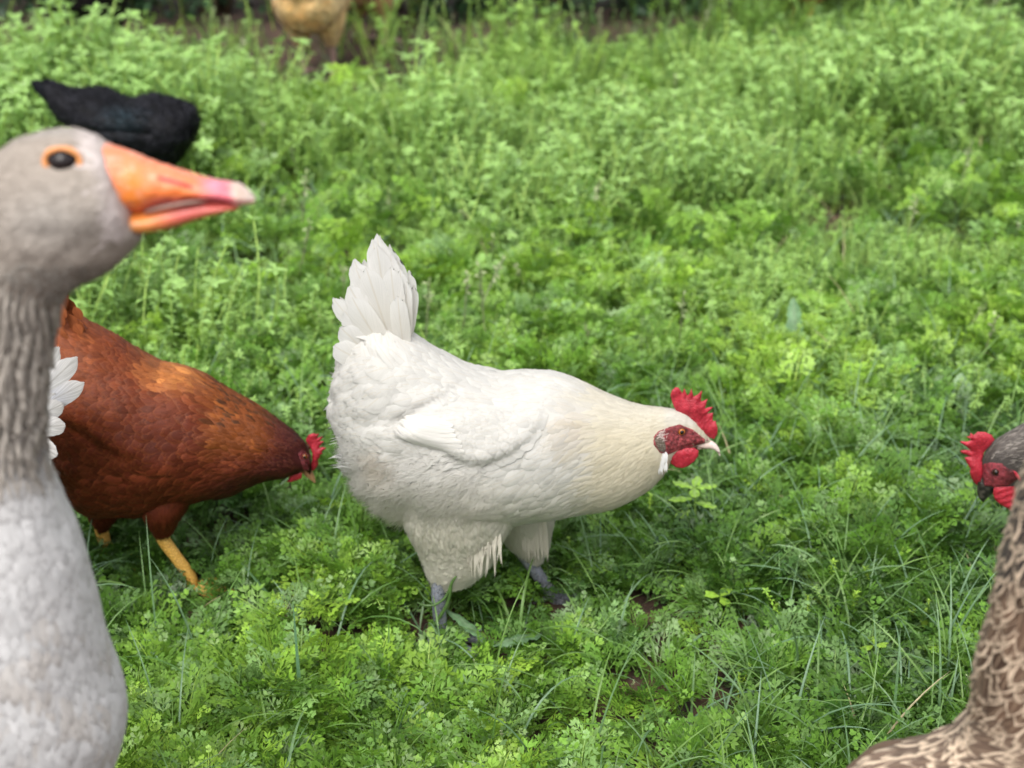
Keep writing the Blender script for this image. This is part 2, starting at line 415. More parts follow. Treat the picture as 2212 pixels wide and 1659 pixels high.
def stations(F, L, off=0.0):
    out = []
    for xa, ya, xb, yb, w in L:
        top, bot = F.px(xa, ya, off), F.px(xb, yb, off)
        c = (top + bot) / 2; u = (top - bot) / 2; ln = np.linalg.norm(u); w = w / 100.0
        d = unit(F.world(c[None])[0] - CAM); el = math.asin(-d[2]); cz = abs(u[2]) / ln
        app = ln * math.sqrt(1 - (cz * math.sin(el)) ** 2)
        k = math.sqrt(max(app ** 2 - (w * math.sin(el) * cz) ** 2, (0.55 * app) ** 2)) / app
        out.append((c, u * k, w))
    return out
def mstations(L):
    return [(np.array([(a + c) / 2, 0, (b + d) / 2]), np.array([(a - c) / 2, 0, (b - d) / 2]), w) for a, b, c, d, w in L]

def patch(m, L, poly, h, edge, col, side='near', noise=0.0, cfn=None, bulge=0.0):
    """raised patch of the body surface inside a polygon given in photo pixels"""
    sdv = sdpoly(L.X, L.Y, poly)
    mask = L.nearmask if side == 'near' else ~L.nearmask
    ok = (sdv > -1.5) & mask[None, :]
    q = gridfaces(L.M, L.nf, True); okf = ok.ravel()
    q = q[okf[q].all(1)]
    if len(q) == 0: return
    hh = h * sstep(sdv, -1.5, edge) + bulge * sstep(sdv, 0, edge * 5)
    if noise: hh = hh + noise * (vnoise(L.X * .22, L.Y * .22) + .5 * vnoise(L.X * .5, L.Y * .5) - .7) * sstep(sdv, 0, edge)
    P = (L.P + L.N * (hh - 0.0006)[..., None]).reshape(-1, 3)
    used, inv = np.unique(q, return_inverse=True)
    c = cfn(L.X.ravel()[used], L.Y.ravel()[used]) if cfn else col
    m.add(P[used], inv.reshape(q.shape), c)

def inflate(m, poly, to3, thick, R, h, col=(1, 1, 1), rng=None, bend=None, noise=0.0, colf=None):
    """solid lobe from an outline (2D metres); thickness grows inwards from the rim"""
    rng = rng or np.random.default_rng(1)
    p = np.array(poly, float)
    pts = []
    for a, b in zip(p, np.roll(p, -1, 0)):
        k = max(1, int(np.linalg.norm(b - a) / h))
        for q in range(k): pts.append(a + (b - a) * q / k)
    nb = len(pts)
    lo, hi = p.min(0), p.max(0)
    gx, gy = np.meshgrid(np.arange(lo[0], hi[0], h), np.arange(lo[1], hi[1], h * .87))
    gx = gx + (np.arange(gx.shape[0]) % 2)[:, None] * h / 2
    gx, gy = gx.ravel(), gy.ravel(); s_ = sdpoly(gx, gy, p); k = s_ > 0.45 * h
    pts += [np.array(q) for q in zip(gx[k], gy[k])]
    ed = [(i, (i + 1) % nb) for i in range(nb)]
    vs, es, fs, *_ = delaunay_2d_cdt([Vector(q) for q in pts], ed, [], 1, 1e-7)
    V = np.array([[q.x, q.y] for q in vs]); T = np.array([f for f in fs if len(f) == 3])
    cen = V[T].mean(1); T = T[sdpoly(cen[:, 0], cen[:, 1], p) > 0]
    d = np.maximum(sdpoly(V[:, 0], V[:, 1], p), 0); rim = d < 1e-6 + h * 1e-3
    t = thick / 2 * np.sqrt(1 - (1 - np.minimum(d / R, 1)) ** 2)
    if noise: t = t + noise * (vnoise(V[:, 0] * 900, V[:, 1] * 900) - .5) * (~rim)
    bo = bend(V) if bend else 0
    c = np.tile(np.array(col, float), (len(V), 1)) if colf is None else colf(V, d)
    A = to3(V, bo + t); Bk = to3(V, bo - t); n = len(V)
    m.add(np.concatenate([A, Bk]), [T, T[:, ::-1] + n], np.concatenate([c, c]))
def planeto3(y0, tilt=0.0):
    return lambda V, t: np.stack([V[:, 0], y0 + t + tilt * V[:, 1], V[:, 1]], 1)

def tube(m, pts, rad, col, n=12, k=8, flat=1.0, cap=True):
    P = np.array(pts, float); R = np.array(rad, float)[:, None]
    t = np.linspace(0, len(P) - 1, (len(P) - 1) * k + 1); C = crom(P, t); r = crom(R, t)[:, 0]
    T = unit(np.gradient(C, axis=0)); ref = np.array([0.13, 1, 0.21])
    A = unit(np.cross(T, ref)); B = np.cross(T, A)
    ph = np.arange(n) * 2 * math.pi / n
    V = C[:, None] + r[:, None, None] * (A[:, None] * np.cos(ph)[None, :, None] + B[:, None] * np.sin(ph)[None, :, None] * flat)
    if cap:
        V = np.concatenate([np.repeat(C[:1, None], n, 1), V, np.repeat(C[-1:, None] + T[-1:, None] * r[-1] * .6, n, 1)])
    m.add(V, gridfaces(len(V), n, True), col)
def ball(m, c, r, col, sx=(1, 1, 1), n=20, colf=None):
    th = np.linspace(0, math.pi, n); ph = np.arange(2 * n) * math.pi / n
    V = np.stack([np.sin(th)[:, None] * np.cos(ph)[None], np.sin(th)[:, None] * np.sin(ph)[None], np.repeat(np.cos(th)[:, None], 2 * n, 1)], -1)
    cc = col if colf is None else colf(V.reshape(-1, 3))
    m.add(np.asarray(c) + V * r * np.asarray(sx), gridfaces(n, 2 * n, True), cc)

def feather(m, root, tip, nrm, width, col, bend=0.1, curve=0.0, cup=0.12, pw=3.0, rag=0.06, rng=None, nu=9, nv=14, tipc=None):
    """one big free feather with a shaft, cupped and curved"""
    rng = rng or np.random.default_rng(0)
    root, tip = np.array(root, float), np.array(tip, float); ax = tip - root; ln = np.linalg.norm(ax); ax /= ln
    nrm = np.array(nrm, float); nrm = unit(nrm - ax * (nrm @ ax)); sd_ = np.cross(nrm, ax)
    u = np.linspace(-1, 1, nu)[:, None]; v = (1 - (1 - np.linspace(0, 1, nv)) ** 1.9)[None, :]
    wp = (0.25 + 0.75 * np.sqrt(np.clip(v / 0.45, 0, 1))) * np.maximum(1 - np.clip((v - .4) / .6, 0, 1) ** pw, .07) ** 0.5
    j = rng.random((nu, 1)) - .5
    b = ln * (v + j * rag * np.clip(v - .4, 0, 1) * 1.6 - .05 * u ** 2 * v)
    a = width / 2 * u * wp + curve * ln * np.sin(math.pi * v * .5) ** 2 * 1.0
    a = a + width * .02 * (rng.random((nu, nv)) - .5) * (u ** 2)
    h = bend * ln * (v * (1 - v) * 1.5 + 0 * u) - cup * width * u ** 2 + .0004 * rng.standard_normal((nu, nv))
    P = root + ax * b[..., None] + sd_ * a[..., None] + nrm * h[..., None]
    c = np.tile(np.asarray(col, float), (nu * nv, 1))
    if tipc is not None: c = mixc(c, tipc, np.broadcast_to(sstep(v, .4, 1), (nu, nv)).ravel())
    fu = np.stack([np.broadcast_to(u, P.shape[:2]), np.broadcast_to(v, P.shape[:2]), np.full(P.shape[:2], rng.random())], -1)
    nn = unit(nrm + .22 * sd_ * (u * (1 + 0 * v))[..., None] + .12 * ax * (v - .5 + 0 * u)[..., None])
    m.add(P, gridfaces(nu, nv)[:, ::-1], c, fu, nn)

def leg_part(parent, pts, rad, mat, toes=0.055, claw=(0.25, 0.22, 0.2), webbed=False, face=0.0, spur=True):
    """shank, three front toes, hind toe and claws; the last of pts is the ankle above the foot"""
    m = M(); P = [np.array(p, float) for p in pts]; foot = P[-1].copy(); foot[2] = 0.008
    tube(m, P + [foot], list(rad) + [rad[-1] * 1.1], (1, 1, 1), n=14)
    tips = []
    for an, l in ((-0.55 + face, .9), (face, 1.1), (0.55 + face, .9), (math.pi + face + .2, .5)):
        d = np.array([math.cos(an), math.sin(an), 0]); L_ = toes * l; r = rad[-1] * .75
        q = [foot + d * L_ * t + np.array([0, 0, 0.006 * math.sin(math.pi * min(1, t * 1.1)) - 0.002 * t]) for t in (0, .35, .7, 1)]
        tube(m, q, [r, r * .85, r * .7, r * .45], (1, 1, 1), n=10, k=5)
        tube(m, [q[-1], q[-1] + d * .006 + np.array([0, 0, .001]), q[-1] + d * .012 - np.array([0, 0, .003])], [r * .42, r * .28, r * .06], claw, n=8, k=3)
        tips.append(q[-1])
    if webbed:
        for i in (0, 1):
            V = np.array([foot, tips[i], (tips[i] + tips[i + 1]) / 2 * .9 + foot * .1, tips[i + 1]]) + np.array([0, 0, .001])
            V2 = V - np.array([0, 0, .003]); m.add(np.concatenate([V, V2]), [np.array([[0, 1, 2, 3], [7, 6, 5, 4]])], (1, 1, 1))
    return m.build('leg', mat, parent)

def eye_parts(parent, F, c, r, iris, out, lid=None, pupil_r=0.55):
    """c local point on the head surface, out = outward unit vector"""
    c = np.array(c, float); out = unit(np.array(out, float))
    m = M()
    def cf(V):
        k = V @ out
        return mixc(iris, np.array(iris) * 0.35, sstep(1 - k, .22, .30))
    ball(m, c - out * r * .45, r, None, colf=cf, n=18)
    e = m.build('eye', MT['eye'], parent)
    m = M(); ball(m, c - out * r * .45 + out * r * .62, r * pupil_r, (0.004, 0.004, 0.005), n=14)
    m.build('pupil', MT['eye'], e)
    if lid is not None:
        m = M(); A = unit(np.cross(out, [0, 0, 1.])); B = np.cross(out, A)
        t = np.linspace(0, 2 * math.pi, 25)[:-1]
        ring = [c + (A * math.cos(q) * r * 1.12 + B * math.sin(q) * r * .98) - out * r * .05 for q in t]
        ph = np.arange(8) * math.pi / 4
        V = []
        for q, p in zip(t, ring):
            rad_d = unit(A * math.cos(q) + B * math.sin(q))
            V.append([p + (rad_d * math.cos(z) + out * math.sin(z) * .6) * lid[1] for z in ph])
        V = np.array(V); V = np.concatenate([V, V[:1]])
        m.add(V, gridfaces(25, 8, True), lid[0])
        m.build('eyelid', MT['face'] if lid[2] is None else lid[2], e)
    return e

# ------------------------------------------------------------------ ground
def gz(x, y):
    return 0.018 * (vnoise(x * 2.3 + 9, y * 2.3) - .5) + 0.008 * (vnoise(x * 9, y * 9 + 4) - .5)
def build_ground():
    m = M()
    xs = np.concatenate([-np.geomspace(60, 3.5, 14), np.linspace(-3.4, 3.4, 150), np.geomspace(3.5, 60, 14)])
    ys = np.concatenate([-np.geomspace(60, .6, 12), np.linspace(-.5, 8, 190), np.geomspace(8.2, 90, 14)])
    X, Y = np.meshgrid(xs, ys, indexing='ij'); near = sstep(6 - np.hypot(X, Y - 3), 0, 2)
    Z = gz(X, Y) * near - 0.004
    m.add(np.stack([X, Y, Z], -1), gridfaces(len(xs), len(ys)), (1, 1, 1))
    mt, n, l, b, out = mat_new('soil')
    tc = n.new('ShaderNodeTexCoord'); nz = n.new('ShaderNodeTexNoise'); nz.inputs['Scale'].default_value = 35; nz.inputs['Detail'].default_value = 8
    l.new(tc.outputs['Object'], nz.inputs['Vector'])
    cr = n.new('ShaderNodeValToRGB'); cr.color_ramp.elements[0].color = (.018, .012, .008, 1); cr.color_ramp.elements[1].color = (.15, .085, .055, 1)
    cr.color_ramp.elements[0].position = .35; cr.color_ramp.elements[1].position = .75
    l.new(nz.outputs[0], cr.inputs[0]); l.new(cr.outputs[0], b.inputs['Base Color']); b.inputs['Roughness'].default_value = .95
    bp = n.new('ShaderNodeBump'); bp.inputs['Distance'].default_value = .01; l.new(nz.outputs[0], bp.inputs['Height']); l.new(bp.outputs[0], b.inputs['Normal'])
    m.build('ground', mt, None, kind='structure', label='brown soil showing in gaps between the weeds')
build_ground()

# ------------------------------------------------------------------ ground cover
def rotm(yaw, pitch, roll):
    cy, sy, cp, sp, cr, sr = np.cos(yaw), np.sin(yaw), np.cos(pitch), np.sin(pitch), np.cos(roll), np.sin(roll)
    o, z = np.ones_like(yaw), np.zeros_like(yaw)
    A = np.stack([cy, -sy, z, sy, cy, z, z, z, o], -1).reshape(-1, 3, 3)
    B = np.stack([o, z, z, z, cp, -sp, z, sp, cp], -1).reshape(-1, 3, 3)
    C = np.stack([cr, z, sr, z, o, z, -sr, z, cr], -1).reshape(-1, 3, 3)
    return A @ B @ C
def inst(m, T, pos, R, sc, col):
    tv, tq, tc = T; n = len(pos)
    if n == 0: return
    V = np.einsum('nij,vj->nvi', (R * np.asarray(sc)[:, None, None]).astype(np.float32), tv.astype(np.float32)) + pos[:, None].astype(np.float32)
    C = col[:, None] * tc[None]
    f = (tq[None] + (np.arange(n) * len(tv))[:, None, None]).reshape(-1, 4)
    m.add(V, f, np.clip(C, 0, 1))
class TB:
    def __init__(s): s.v = []; s.q = []; s.c = []
    def quad(s, a, b, c, d, sh=1.0):
        k = len(s.v); s.v += [a, b, c, d]; s.q.append([k, k + 1, k + 2, k + 3])
        s.c += [[sh] * 3 if not hasattr(sh, '__len__') else sh] * 4
    def done(s): return np.array(s.v, float), np.array(s.q), np.array(s.c, float)
def lobelet(t, base, d, L, w, n, sh):
    sd_ = np.cross(d, n); mid = base + d * L * .55
    t.quad(base, mid + sd_ * w / 2, base + d * L, mid - sd_ * w / 2, sh)
def rib(t, a, b, w, sh):
    d = unit(b - a); s_ = unit(np.cross(d, [0, 0, 1.]) + 1e-6)
    t.quad(a - s_ * w, a + s_ * w, b + s_ * w, b - s_ * w, sh)
def carrot_leaf(rng, fine=True):
    t = TB(); arch = rng.uniform(.25, .6); tw = rng.uniform(-.3, .3)
    sp = lambda q: np.array([tw * q * q * .4, q, arch * math.sin(q * 2.2) * .45 - arch * q * q * .35])
    stem = (1.25, 1.1, 1.0)
    pts = [np.array([0, -.55, -.95]), np.array([0, -.42, -.5]), np.array([0, -.2, -.16]), sp(0)]
    for a, b in zip(pts[:-1], pts[1:]): rib(t, a, b, .016, stem); t.quad(a + [0, 0, .014], a - [0, 0, .014], b - [0, 0, .014], b + [0, 0, .014], stem)
    for q in range(5): rib(t, sp(q / 5), sp((q + 1) / 5), .010, stem)
    npair = 4
    for i in range(npair + 1):
        q = .08 + .84 * i / npair
        base = sp(q); ax = unit(sp(q + .02) - sp(q - .02))
        for sgn in ((-1, 1) if i < npair else (0,)):
            an = sgn * (1.0 - .35 * q + rng.uniform(-.12, .12)); Lp = (.46 * (1 - q) ** .6 + .12) * rng.uniform(.8, 1.15) if sgn else .24
            up = np.array([0, 0, 1.]); side = np.cross(ax, up)
            d = unit(ax * math.cos(an) + side * math.sin(an) + up * rng.uniform(-.1, .28))
            nn = unit(np.cross(side, ax) + rng.normal(0, .25, 3)); nn = unit(nn - d * (nn @ d)); s2 = np.cross(d, nn)
            k = (3 if q < .6 else 2) if fine else 2
            sh = rng.uniform(.82, 1.18)
            rib(t, base, base + d * Lp * .8, .007, sh)
            for j in range(k):
                g = (j + .7) / (k + .6); bp_ = base + d * Lp * g
                for s3 in (-1, 1):
                    ll = Lp * (.55 - .22 * g) * rng.uniform(.75, 1.2)
                    dd = unit(d * .75 + s2 * s3 * .75 + nn * rng.uniform(-.22, .22))
                    lobelet(t, bp_, dd, ll, (.066 if fine else .10), nn, sh * rng.uniform(.9, 1.1))
                    if fine and j < 2: lobelet(t, bp_ + dd * ll * .35, unit(dd + d * .9), ll * .62, .055, nn, sh)
            lobelet(t, base + d * Lp * .7, unit(d + nn * rng.uniform(-.2, .2)), Lp * .42, .075, nn, sh * 1.05)
    return t.done()
def ovate(t, base, d, n, L, w, sh):
    s_ = np.cross(d, n); m_ = base + d * L * .5; tip = base + d * L
    t.quad(base, m_ + s_ * w / 2 + n * w * .12, tip - n * L * .08, m_, sh); t.quad(base, m_, tip - n * L * .08, m_ - s_ * w / 2 + n * w * .12, sh)
def stem_weed(rng, nodes=7, leaf=.11, wide=.55, per=2):
    """upright small-leaved weed, unit height"""
    t = TB(); lean = rng.uniform(-.25, .25, 2); wob = rng.uniform(-.04, .04, 2)
    sp = lambda q: np.array([lean[0] * q * q + wob[0] * math.sin(q * 7), lean[1] * q * q + wob[1] * math.cos(q * 6), q])
    K = 5
    for i in range(K):
        a, b = sp(i / K), sp((i + 1) / K); w = .009
        t.quad(a - [w, 0, 0], a + [w, 0, 0], b + [w, 0, 0], b - [w, 0, 0], (1.5, 1.25, 1.3))
        t.quad(a - [0, w, 0], a + [0, w, 0], b + [0, w, 0], b - [0, w, 0], (1.5, 1.25, 1.3))
    for i in range(nodes):
        q = .3 + .7 * i / (nodes - 1) ; b = sp(q); az = rng.uniform(0, 6.28)
        for k in range(per if i < nodes - 1 else 5):
            a = az + k * 2 * math.pi / (per if i < nodes - 1 else 5)
            d = unit(np.array([math.cos(a), math.sin(a), rng.uniform(-.1, .6)])); n = unit(np.cross(np.cross(d, [0, 0, 1.]), d))
            ovate(t, b, d, n, leaf * rng.uniform(.7, 1.3), leaf * wide, rng.uniform(.8, 1.2))
    return t.done()
def clover_leaf(rng):
    t = TB(); az = rng.uniform(0, 6.28)
    a = np.array([0., 0, 0]); top = np.array([.1, .1, 1.])
    for k, (p, q) in enumerate(((a, top * .5 + [.05, 0, 0]), (top * .5 + [.05, 0, 0], top))):
        t.quad(p - [.012, 0, 0], p + [.012, 0, 0], q + [.012, 0, 0], q - [.012, 0, 0], (1.3, 1.1, 1.1))
    for k in range(3):
        an = az + k * 2.09; d = np.array([math.cos(an), math.sin(an), .12]); n = np.array([0, 0, 1.]); s_ = np.cross(d, n)
        P = [top, top + d * .2 + s_ * .13, top + d * .38 + s_ * .11, top + d * .36, top + d * .38 - s_ * .11, top + d * .2 - s_ * .13]
        t.quad(P[0], P[1], P[2], P[3], rng.uniform(.9, 1.1)); t.quad(P[0], P[3], P[4], P[5], rng.uniform(.9, 1.1))
    return t.done()
def seed_head(rng):
    t = TB()
    for i in range(4):
        a, b = np.array([.03 * math.sin(i), 0, i / 4]), np.array([.03 * math.sin(i + 1), 0, (i + 1) / 4])
        t.quad(a - [.008, 0, 0], a + [.008, 0, 0], b + [.008, 0, 0], b - [.008, 0, 0], .6)
        t.quad(a - [0, .008, 0], a + [0, .008, 0], b + [0, .008, 0], b - [0, .008, 0], .6)
    for k in range(14):
        d = unit(rng.normal(0, 1, 3) + [0, 0, .5]); lobelet(t, np.array([0, 0, .8 + .05 * (k % 5)]), d, .07, .03, unit(np.cross(d, rng.normal(0, 1, 3))), rng.uniform(.8, 1.2))
    return t.done()

rv = np.random.default_rng(11)
# bare spots, measured on the photo
BARE = [(1600, 1440, .06), (1420, 1395, .05), (1690, 1330, .05), (1770, 1490, .05), (1480, 1480, .035), (1500, 790, .08), (1340, 470, .10),
        (1000, 40, .30), (360, 75, .22), (2190, 330, .10), (640, 1080, .06), (500, 1170, .05), (1250, 60, .12), (870, 90, .1), (420, 1160, .05),
        (1520, 760, .08), (1270, 620, .07), (1780, 500, .1), (1900, 430, .1),
        (700, 175, .26), (225, 110, .34), (1722, 70, .2), (1000, 75, .2), (480, 60, .3), (60, 60, .2),
        (248, 1268, .07), (425, 1272, .05), (1205, 1350, .05)]
BG = [(ground(x, y)[:2], r) for x, y, r in BARE]
def density(x, y):
    d = np.ones_like(x)
    for (c, r) in BG:
        q = np.hypot(x - c[0], (y - c[1]) * .75) + (vnoise(x * 25, y * 25) - .5) * r
        d = np.minimum(d, sstep(q, r * .55, r * 1.15))
    return d
def scatter(n, y0, y1, marg=.38, dens=None):
    """uniform over the ground the camera could see, plus a margin"""
    out = []
    while sum(len(o) for o in out) < n:
        y = rv.uniform(y0, y1, n); hw = (y * .42 + .05) + marg; x = rv.uniform(-1, 1, n) * (y1 * .42 + .05 + marg); k = np.abs(x) < hw
        k &= rv.random(n) < density(x, y)
        if dens is not None: k &= rv.random(n) < dens(x, y)
        out.append(np.stack([x[k], y[k]], 1))
    return np.concatenate(out)[:n]
DK, MD, YG, BL = np.array([.048, .125, .018]), np.array([.15, .31, .038]), np.array([.32, .52, .060]), np.array([.24, .40, .15])
FARC = np.array([.32, .52, .15])
def pal(x, y, tone, n):
    """plant colour with hollow shade painted in: tone 0 dark .. 1 light"""
    t = np.clip(tone + rv.normal(0, .16, n), 0, 1)
    c = np.where(t[:, None] < .5, mixc(DK, MD, np.clip(t * 2, 0, 1)), mixc(MD, YG, np.clip(t * 2 - 1, 0, 1)))
    b = rv.random(n) < .14; c[b] = mixc(c[b], BL, rv.uniform(.3, .9, b.sum()))
    return c * rv.uniform(.8, 1.2, (n, 1))

FEET = [ground(950, 1425)[:2], ground(1200, 1335)[:2], ground(250, 1245)[:2], ground(435, 1255)[:2], ground(240, 1300)[:2], ground(400, 1300)[:2], ground(330, 1290)[:2], ground(1150, 1390)[:2],
        ground(955, 1480)[:2], ground(925, 1500)[:2], ground(1215, 1390)[:2], ground(235, 1340)[:2], ground(300, 1340)[:2],
        ground(1200, 1440)[:2], ground(1140, 1460)[:2]]
def keepout(x, y):
    """birds tread the weeds down where they stand"""
    k = np.ones_like(x)
    for c in FEET: k = np.minimum(k, .22 + .78 * sstep(np.hypot(x - c[0], (y - c[1] + .08) * .7), .05, .18))
    return k
def build_carrots():
    m = M(); T = [carrot_leaf(rv) for _ in range(9)]; TL = [carrot_leaf(rv, False) for _ in range(5)]
    def plants(n, y0, y1, per, sizes, TT, marg, hgt):
        c = scatter(n, y0, y1, marg, lambda x, y: .6 + .4 * (vnoise(x * 5, y * 5) > .36))
        k = rv.integers(per[0], per[1] + 1, n); idx = np.repeat(np.arange(n), k); N = len(idx)
        yaw = rv.uniform(0, 6.28, N); pitch = rv.normal(.35, .35, N); roll = rv.normal(0, .35, N)
        sc = rv.uniform(*sizes, N) * (1 + .25 * rv.normal(0, 1, n).clip(-1, 1))[idx]
        x, y = c[idx, 0], c[idx, 1]
        mound = vnoise(x * 4.1 + 3, y * 4.1)
        rad = rv.uniform(.0, .035, N)
        h = (hgt * (.45 + .9 * mound)) * rv.uniform(.45, 1.1, N) * keepout(x, y)
        dx, dy = -np.sin(yaw), np.cos(yaw)
        P = np.stack([x + dx * rad, y + dy * rad, gz(x, y) + h], 1)
        tone = .15 + .75 * mound * (h / (hgt * 1.35)) + .22 * (vnoise(x * 1.7, y * 1.7 + 7) - .4)  # low leaves toned darker: shade of the hollows painted into leaf colour
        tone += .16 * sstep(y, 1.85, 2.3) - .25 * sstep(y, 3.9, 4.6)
        # tone raised in the front strip, lowered at the near right
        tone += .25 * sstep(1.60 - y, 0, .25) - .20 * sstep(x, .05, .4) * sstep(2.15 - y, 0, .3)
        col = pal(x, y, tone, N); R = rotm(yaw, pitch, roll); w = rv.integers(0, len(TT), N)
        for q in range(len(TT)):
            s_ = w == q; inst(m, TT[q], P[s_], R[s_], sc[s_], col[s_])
    plants(1350, 1.02, 1.95, (6, 9), (.034, .060), T, .25, .048)
    plants(1100, 1.95, 2.7, (5, 7), (.035, .06), TL, .25, .06)
    plants(700, 2.7, 4.2, (4, 6), (.05, .08), TL, .3, .09)
    m.build('feathery_weeds', MT['leaf'], None, kind='stuff', label='low feathery green weed leaves carpeting the ground')
build_carrots()

def build_weeds():
    m = M(); T = [stem_weed(rv, 9, .09, .5, 3) for _ in range(6)] + [stem_weed(rv, 10, .075, .45, 4) for _ in range(5)]
    C = [clover_leaf(rv) for _ in range(5)]
    def place(n, y0, y1, size, tone0, TT, marg, dens=None, far=0.0):
        c = scatter(n, y0, y1, marg, dens); x, y = c[:, 0], c[:, 1]
        mound = np.clip((vnoise(x * 2.6 + 1, y * 2.6) * .6 + vnoise(x * 6, y * 6) * .4 - .5) * 1.5 + .5, 0, 1)
        sc = rv.uniform(*size, n) * (.3 + 1.3 * mound) * keepout(x, y)
        P = np.stack([x, y, gz(x, y) - .004], 1)
        tone = tone0 + 1.1 * (mound - .42) + .15 * (1 - sstep(y, 3.2, 4.0)) - .48 * sstep(y, 3.9, 4.8)  # lit mounds and shaded hollows put into the weed colours
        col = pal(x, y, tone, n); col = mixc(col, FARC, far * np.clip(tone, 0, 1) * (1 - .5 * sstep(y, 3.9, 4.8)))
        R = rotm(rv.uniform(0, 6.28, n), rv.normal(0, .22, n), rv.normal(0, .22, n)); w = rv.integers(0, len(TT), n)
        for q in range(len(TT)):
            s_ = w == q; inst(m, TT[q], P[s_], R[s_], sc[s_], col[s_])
    far_edge = lambda x, y: 1 - .96 * sstep(y + .3 * (vnoise(x * 3 + 5, y * 3) - .5) - .62 * sstep(x, -.1, .35) - .9 * sstep(x, .75, 1.25), 4.25, 4.7)
    tall = [stem_weed(rv, 9, .075, .55, 3) for _ in range(6)] + [stem_weed(rv, 6, .09, .6, 2) for _ in range(4)]
    place(12000, 1.95, 3.2, (.05, .12), .68, T, .3, lambda x, y: sstep(y + .35 * (vnoise(x * 3, y * 3) - .5), 1.95, 2.5), .75)
    place(14000, 3.0, 6.0, (.07, .16), .55, T, .35, far_edge, .7)
    clump = lambda x, y: sstep(vnoise(x * 2.1 + 30, y * 2.1), .45, .62) * (.25 + .75 * vnoise(x * 9, y * 9 + 5)) * sstep(y, 2.0, 2.7) * far_edge(x, y)
    place(8000, 2.0, 6.0, (.14, .26), .85, tall, .35, clump, .95)
    place(700, 1.1, 2.2, (.04, .07), .6, T, .2)
    place(350, 1.1, 2.2, (.025, .05), .65, C, .2)
    place(5000, 2.1, 4.5, (.03, .06), .75, C, .3, None, .6)
    m.build('small_leaved_weeds', MT['leaf'], None, kind='stuff', label='upright small leaved light green weeds filling the far field')
    m = M(); S = [seed_head(rv) for _ in range(4)]
    for n, y0, y1, sz in ((60, 1.15, 2.2, (.03, .06)), (240, 2.2, 5.5, (.09, .20))):
        c = scatter(n, y0, y1, .2); P = np.stack([c[:, 0], c[:, 1], gz(c[:, 0], c[:, 1])], 1)
        R = rotm(rv.uniform(0, 6.28, n), rv.normal(0, .2, n), rv.normal(0, .2, n)); w = rv.integers(0, 4, n); sc = rv.uniform(*sz, n)
        col = mixc([.32, .40, .18], [.50, .54, .32], rv.random(n))
        for q in range(4): inst(m, S[q], P[w == q], R[w == q], sc[w == q], col[w == q])
    m.build('seed_heads', MT['leaf'], None, kind='stuff', label='tiny pale seed heads on thin stalks among the weeds')
build_weeds()

def blades(m, base, az, ln, wd, droop, lean, col, K=9, rng=rv):
    n = len(base); v = np.linspace(0, 1, K)
    d = np.stack([np.cos(az), np.sin(az)], 1)
    th = lean[:, None] + droop[:, None] * v[None] ** 1.3          # angle from vertical
    st = ln[:, None] / (K - 1)
    hx = np.cumsum(np.sin(th) * st, 1) - np.sin(th[:, :1]) * st; hz = np.cumsum(np.cos(th) * st, 1) - np.cos(th[:, :1]) * st
    C = np.stack([base[:, None, 0] + d[:, None, 0] * hx, base[:, None, 1] + d[:, None, 1] * hx, base[:, None, 2] + hz], -1)
    tw = rng.uniform(-.8, .8, n)[:, None] * v[None]
    s_ = np.stack([-d[:, 1], d[:, 0], np.zeros(n)], 1)[:, None] * np.cos(tw)[..., None] + np.stack([np.zeros((n, K)), np.zeros((n, K)), np.sin(tw)], -1)
    nn = np.stack([-np.cos(th) * d[:, None, 0], -np.cos(th) * d[:, None, 1], np.sin(th)], -1)
    w = wd[:, None] / 2 * (np.clip(v / .12, .5, 1) * (1 - v ** 2.6) ** .8)[None]
    V = np.stack([C - s_ * w[..., None], C - nn * (w * .35)[..., None], C + s_ * w[..., None]], 2)
    V[..., 2] = np.maximum(V[..., 2], .002)
    g = gridfaces(K, 3); f = (g[None] + (np.arange(n) * K * 3)[:, None, None]).reshape(-1, 4)
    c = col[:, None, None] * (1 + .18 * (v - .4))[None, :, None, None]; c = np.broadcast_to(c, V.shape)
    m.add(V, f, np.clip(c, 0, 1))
def build_grass():
    m = M()
    def tufts(n, y0, y1, per, L, W, marg, dens=None, bluish=.4):
        c = scatter(n, y0, y1, marg, dens); k = rv.integers(per[0], per[1] + 1, n); i = np.repeat(np.arange(n), k); N = len(i)
        x, y = c[i, 0] + rv.normal(0, .008, N), c[i, 1] + rv.normal(0, .008, N)
        col = mixc([.09, .20, .04], [.19, .32, .08], rv.random(N)); b = rv.random(N) < bluish
        col[b] = mixc(col[b], [.16, .27, .17], rv.uniform(.3, .9, b.sum())); d_ = rv.random(N) < .012; col[d_] = [.42, .36, .2]
        blades(m, np.stack([x, y, gz(x, y) - .002], 1), rv.uniform(0, 6.28, N), rv.uniform(*L, N), rv.uniform(*W, N), rv.uniform(.5, 1.9, N), rv.uniform(.05, .75, N), col)
    tufts(520, 1.05, 2.2, (2, 6), (.06, .17), (.0018, .0042), .2, lambda x, y: .35 + .65 * sstep(x, .1, .5))
    tufts(260, 1.2, 2.4, (3, 7), (.07, .15), (.0018, .004), .1, lambda x, y: (x > .25) * 1.0)
    tufts(260, 1.12, 2.1, (2, 6), (.08, .19), (.0018, .0036), .1, lambda x, y: (x > .2) * 1.0, .6)
    tufts(130, 1.2, 2.0, (1, 3), (.10, .2), (.002, .0036), .1, None, .6)
    tufts(700, 1.75, 3.2, (2, 5), (.08, .2), (.002, .005), .3)
    tufts(700, 3.0, 4.9, (2, 5), (.10, .24), (.003, .006), .3)
    m.build('grass', MT['grass'], None, kind='stuff', label='loose grass blades growing among the weeds')
build_grass()

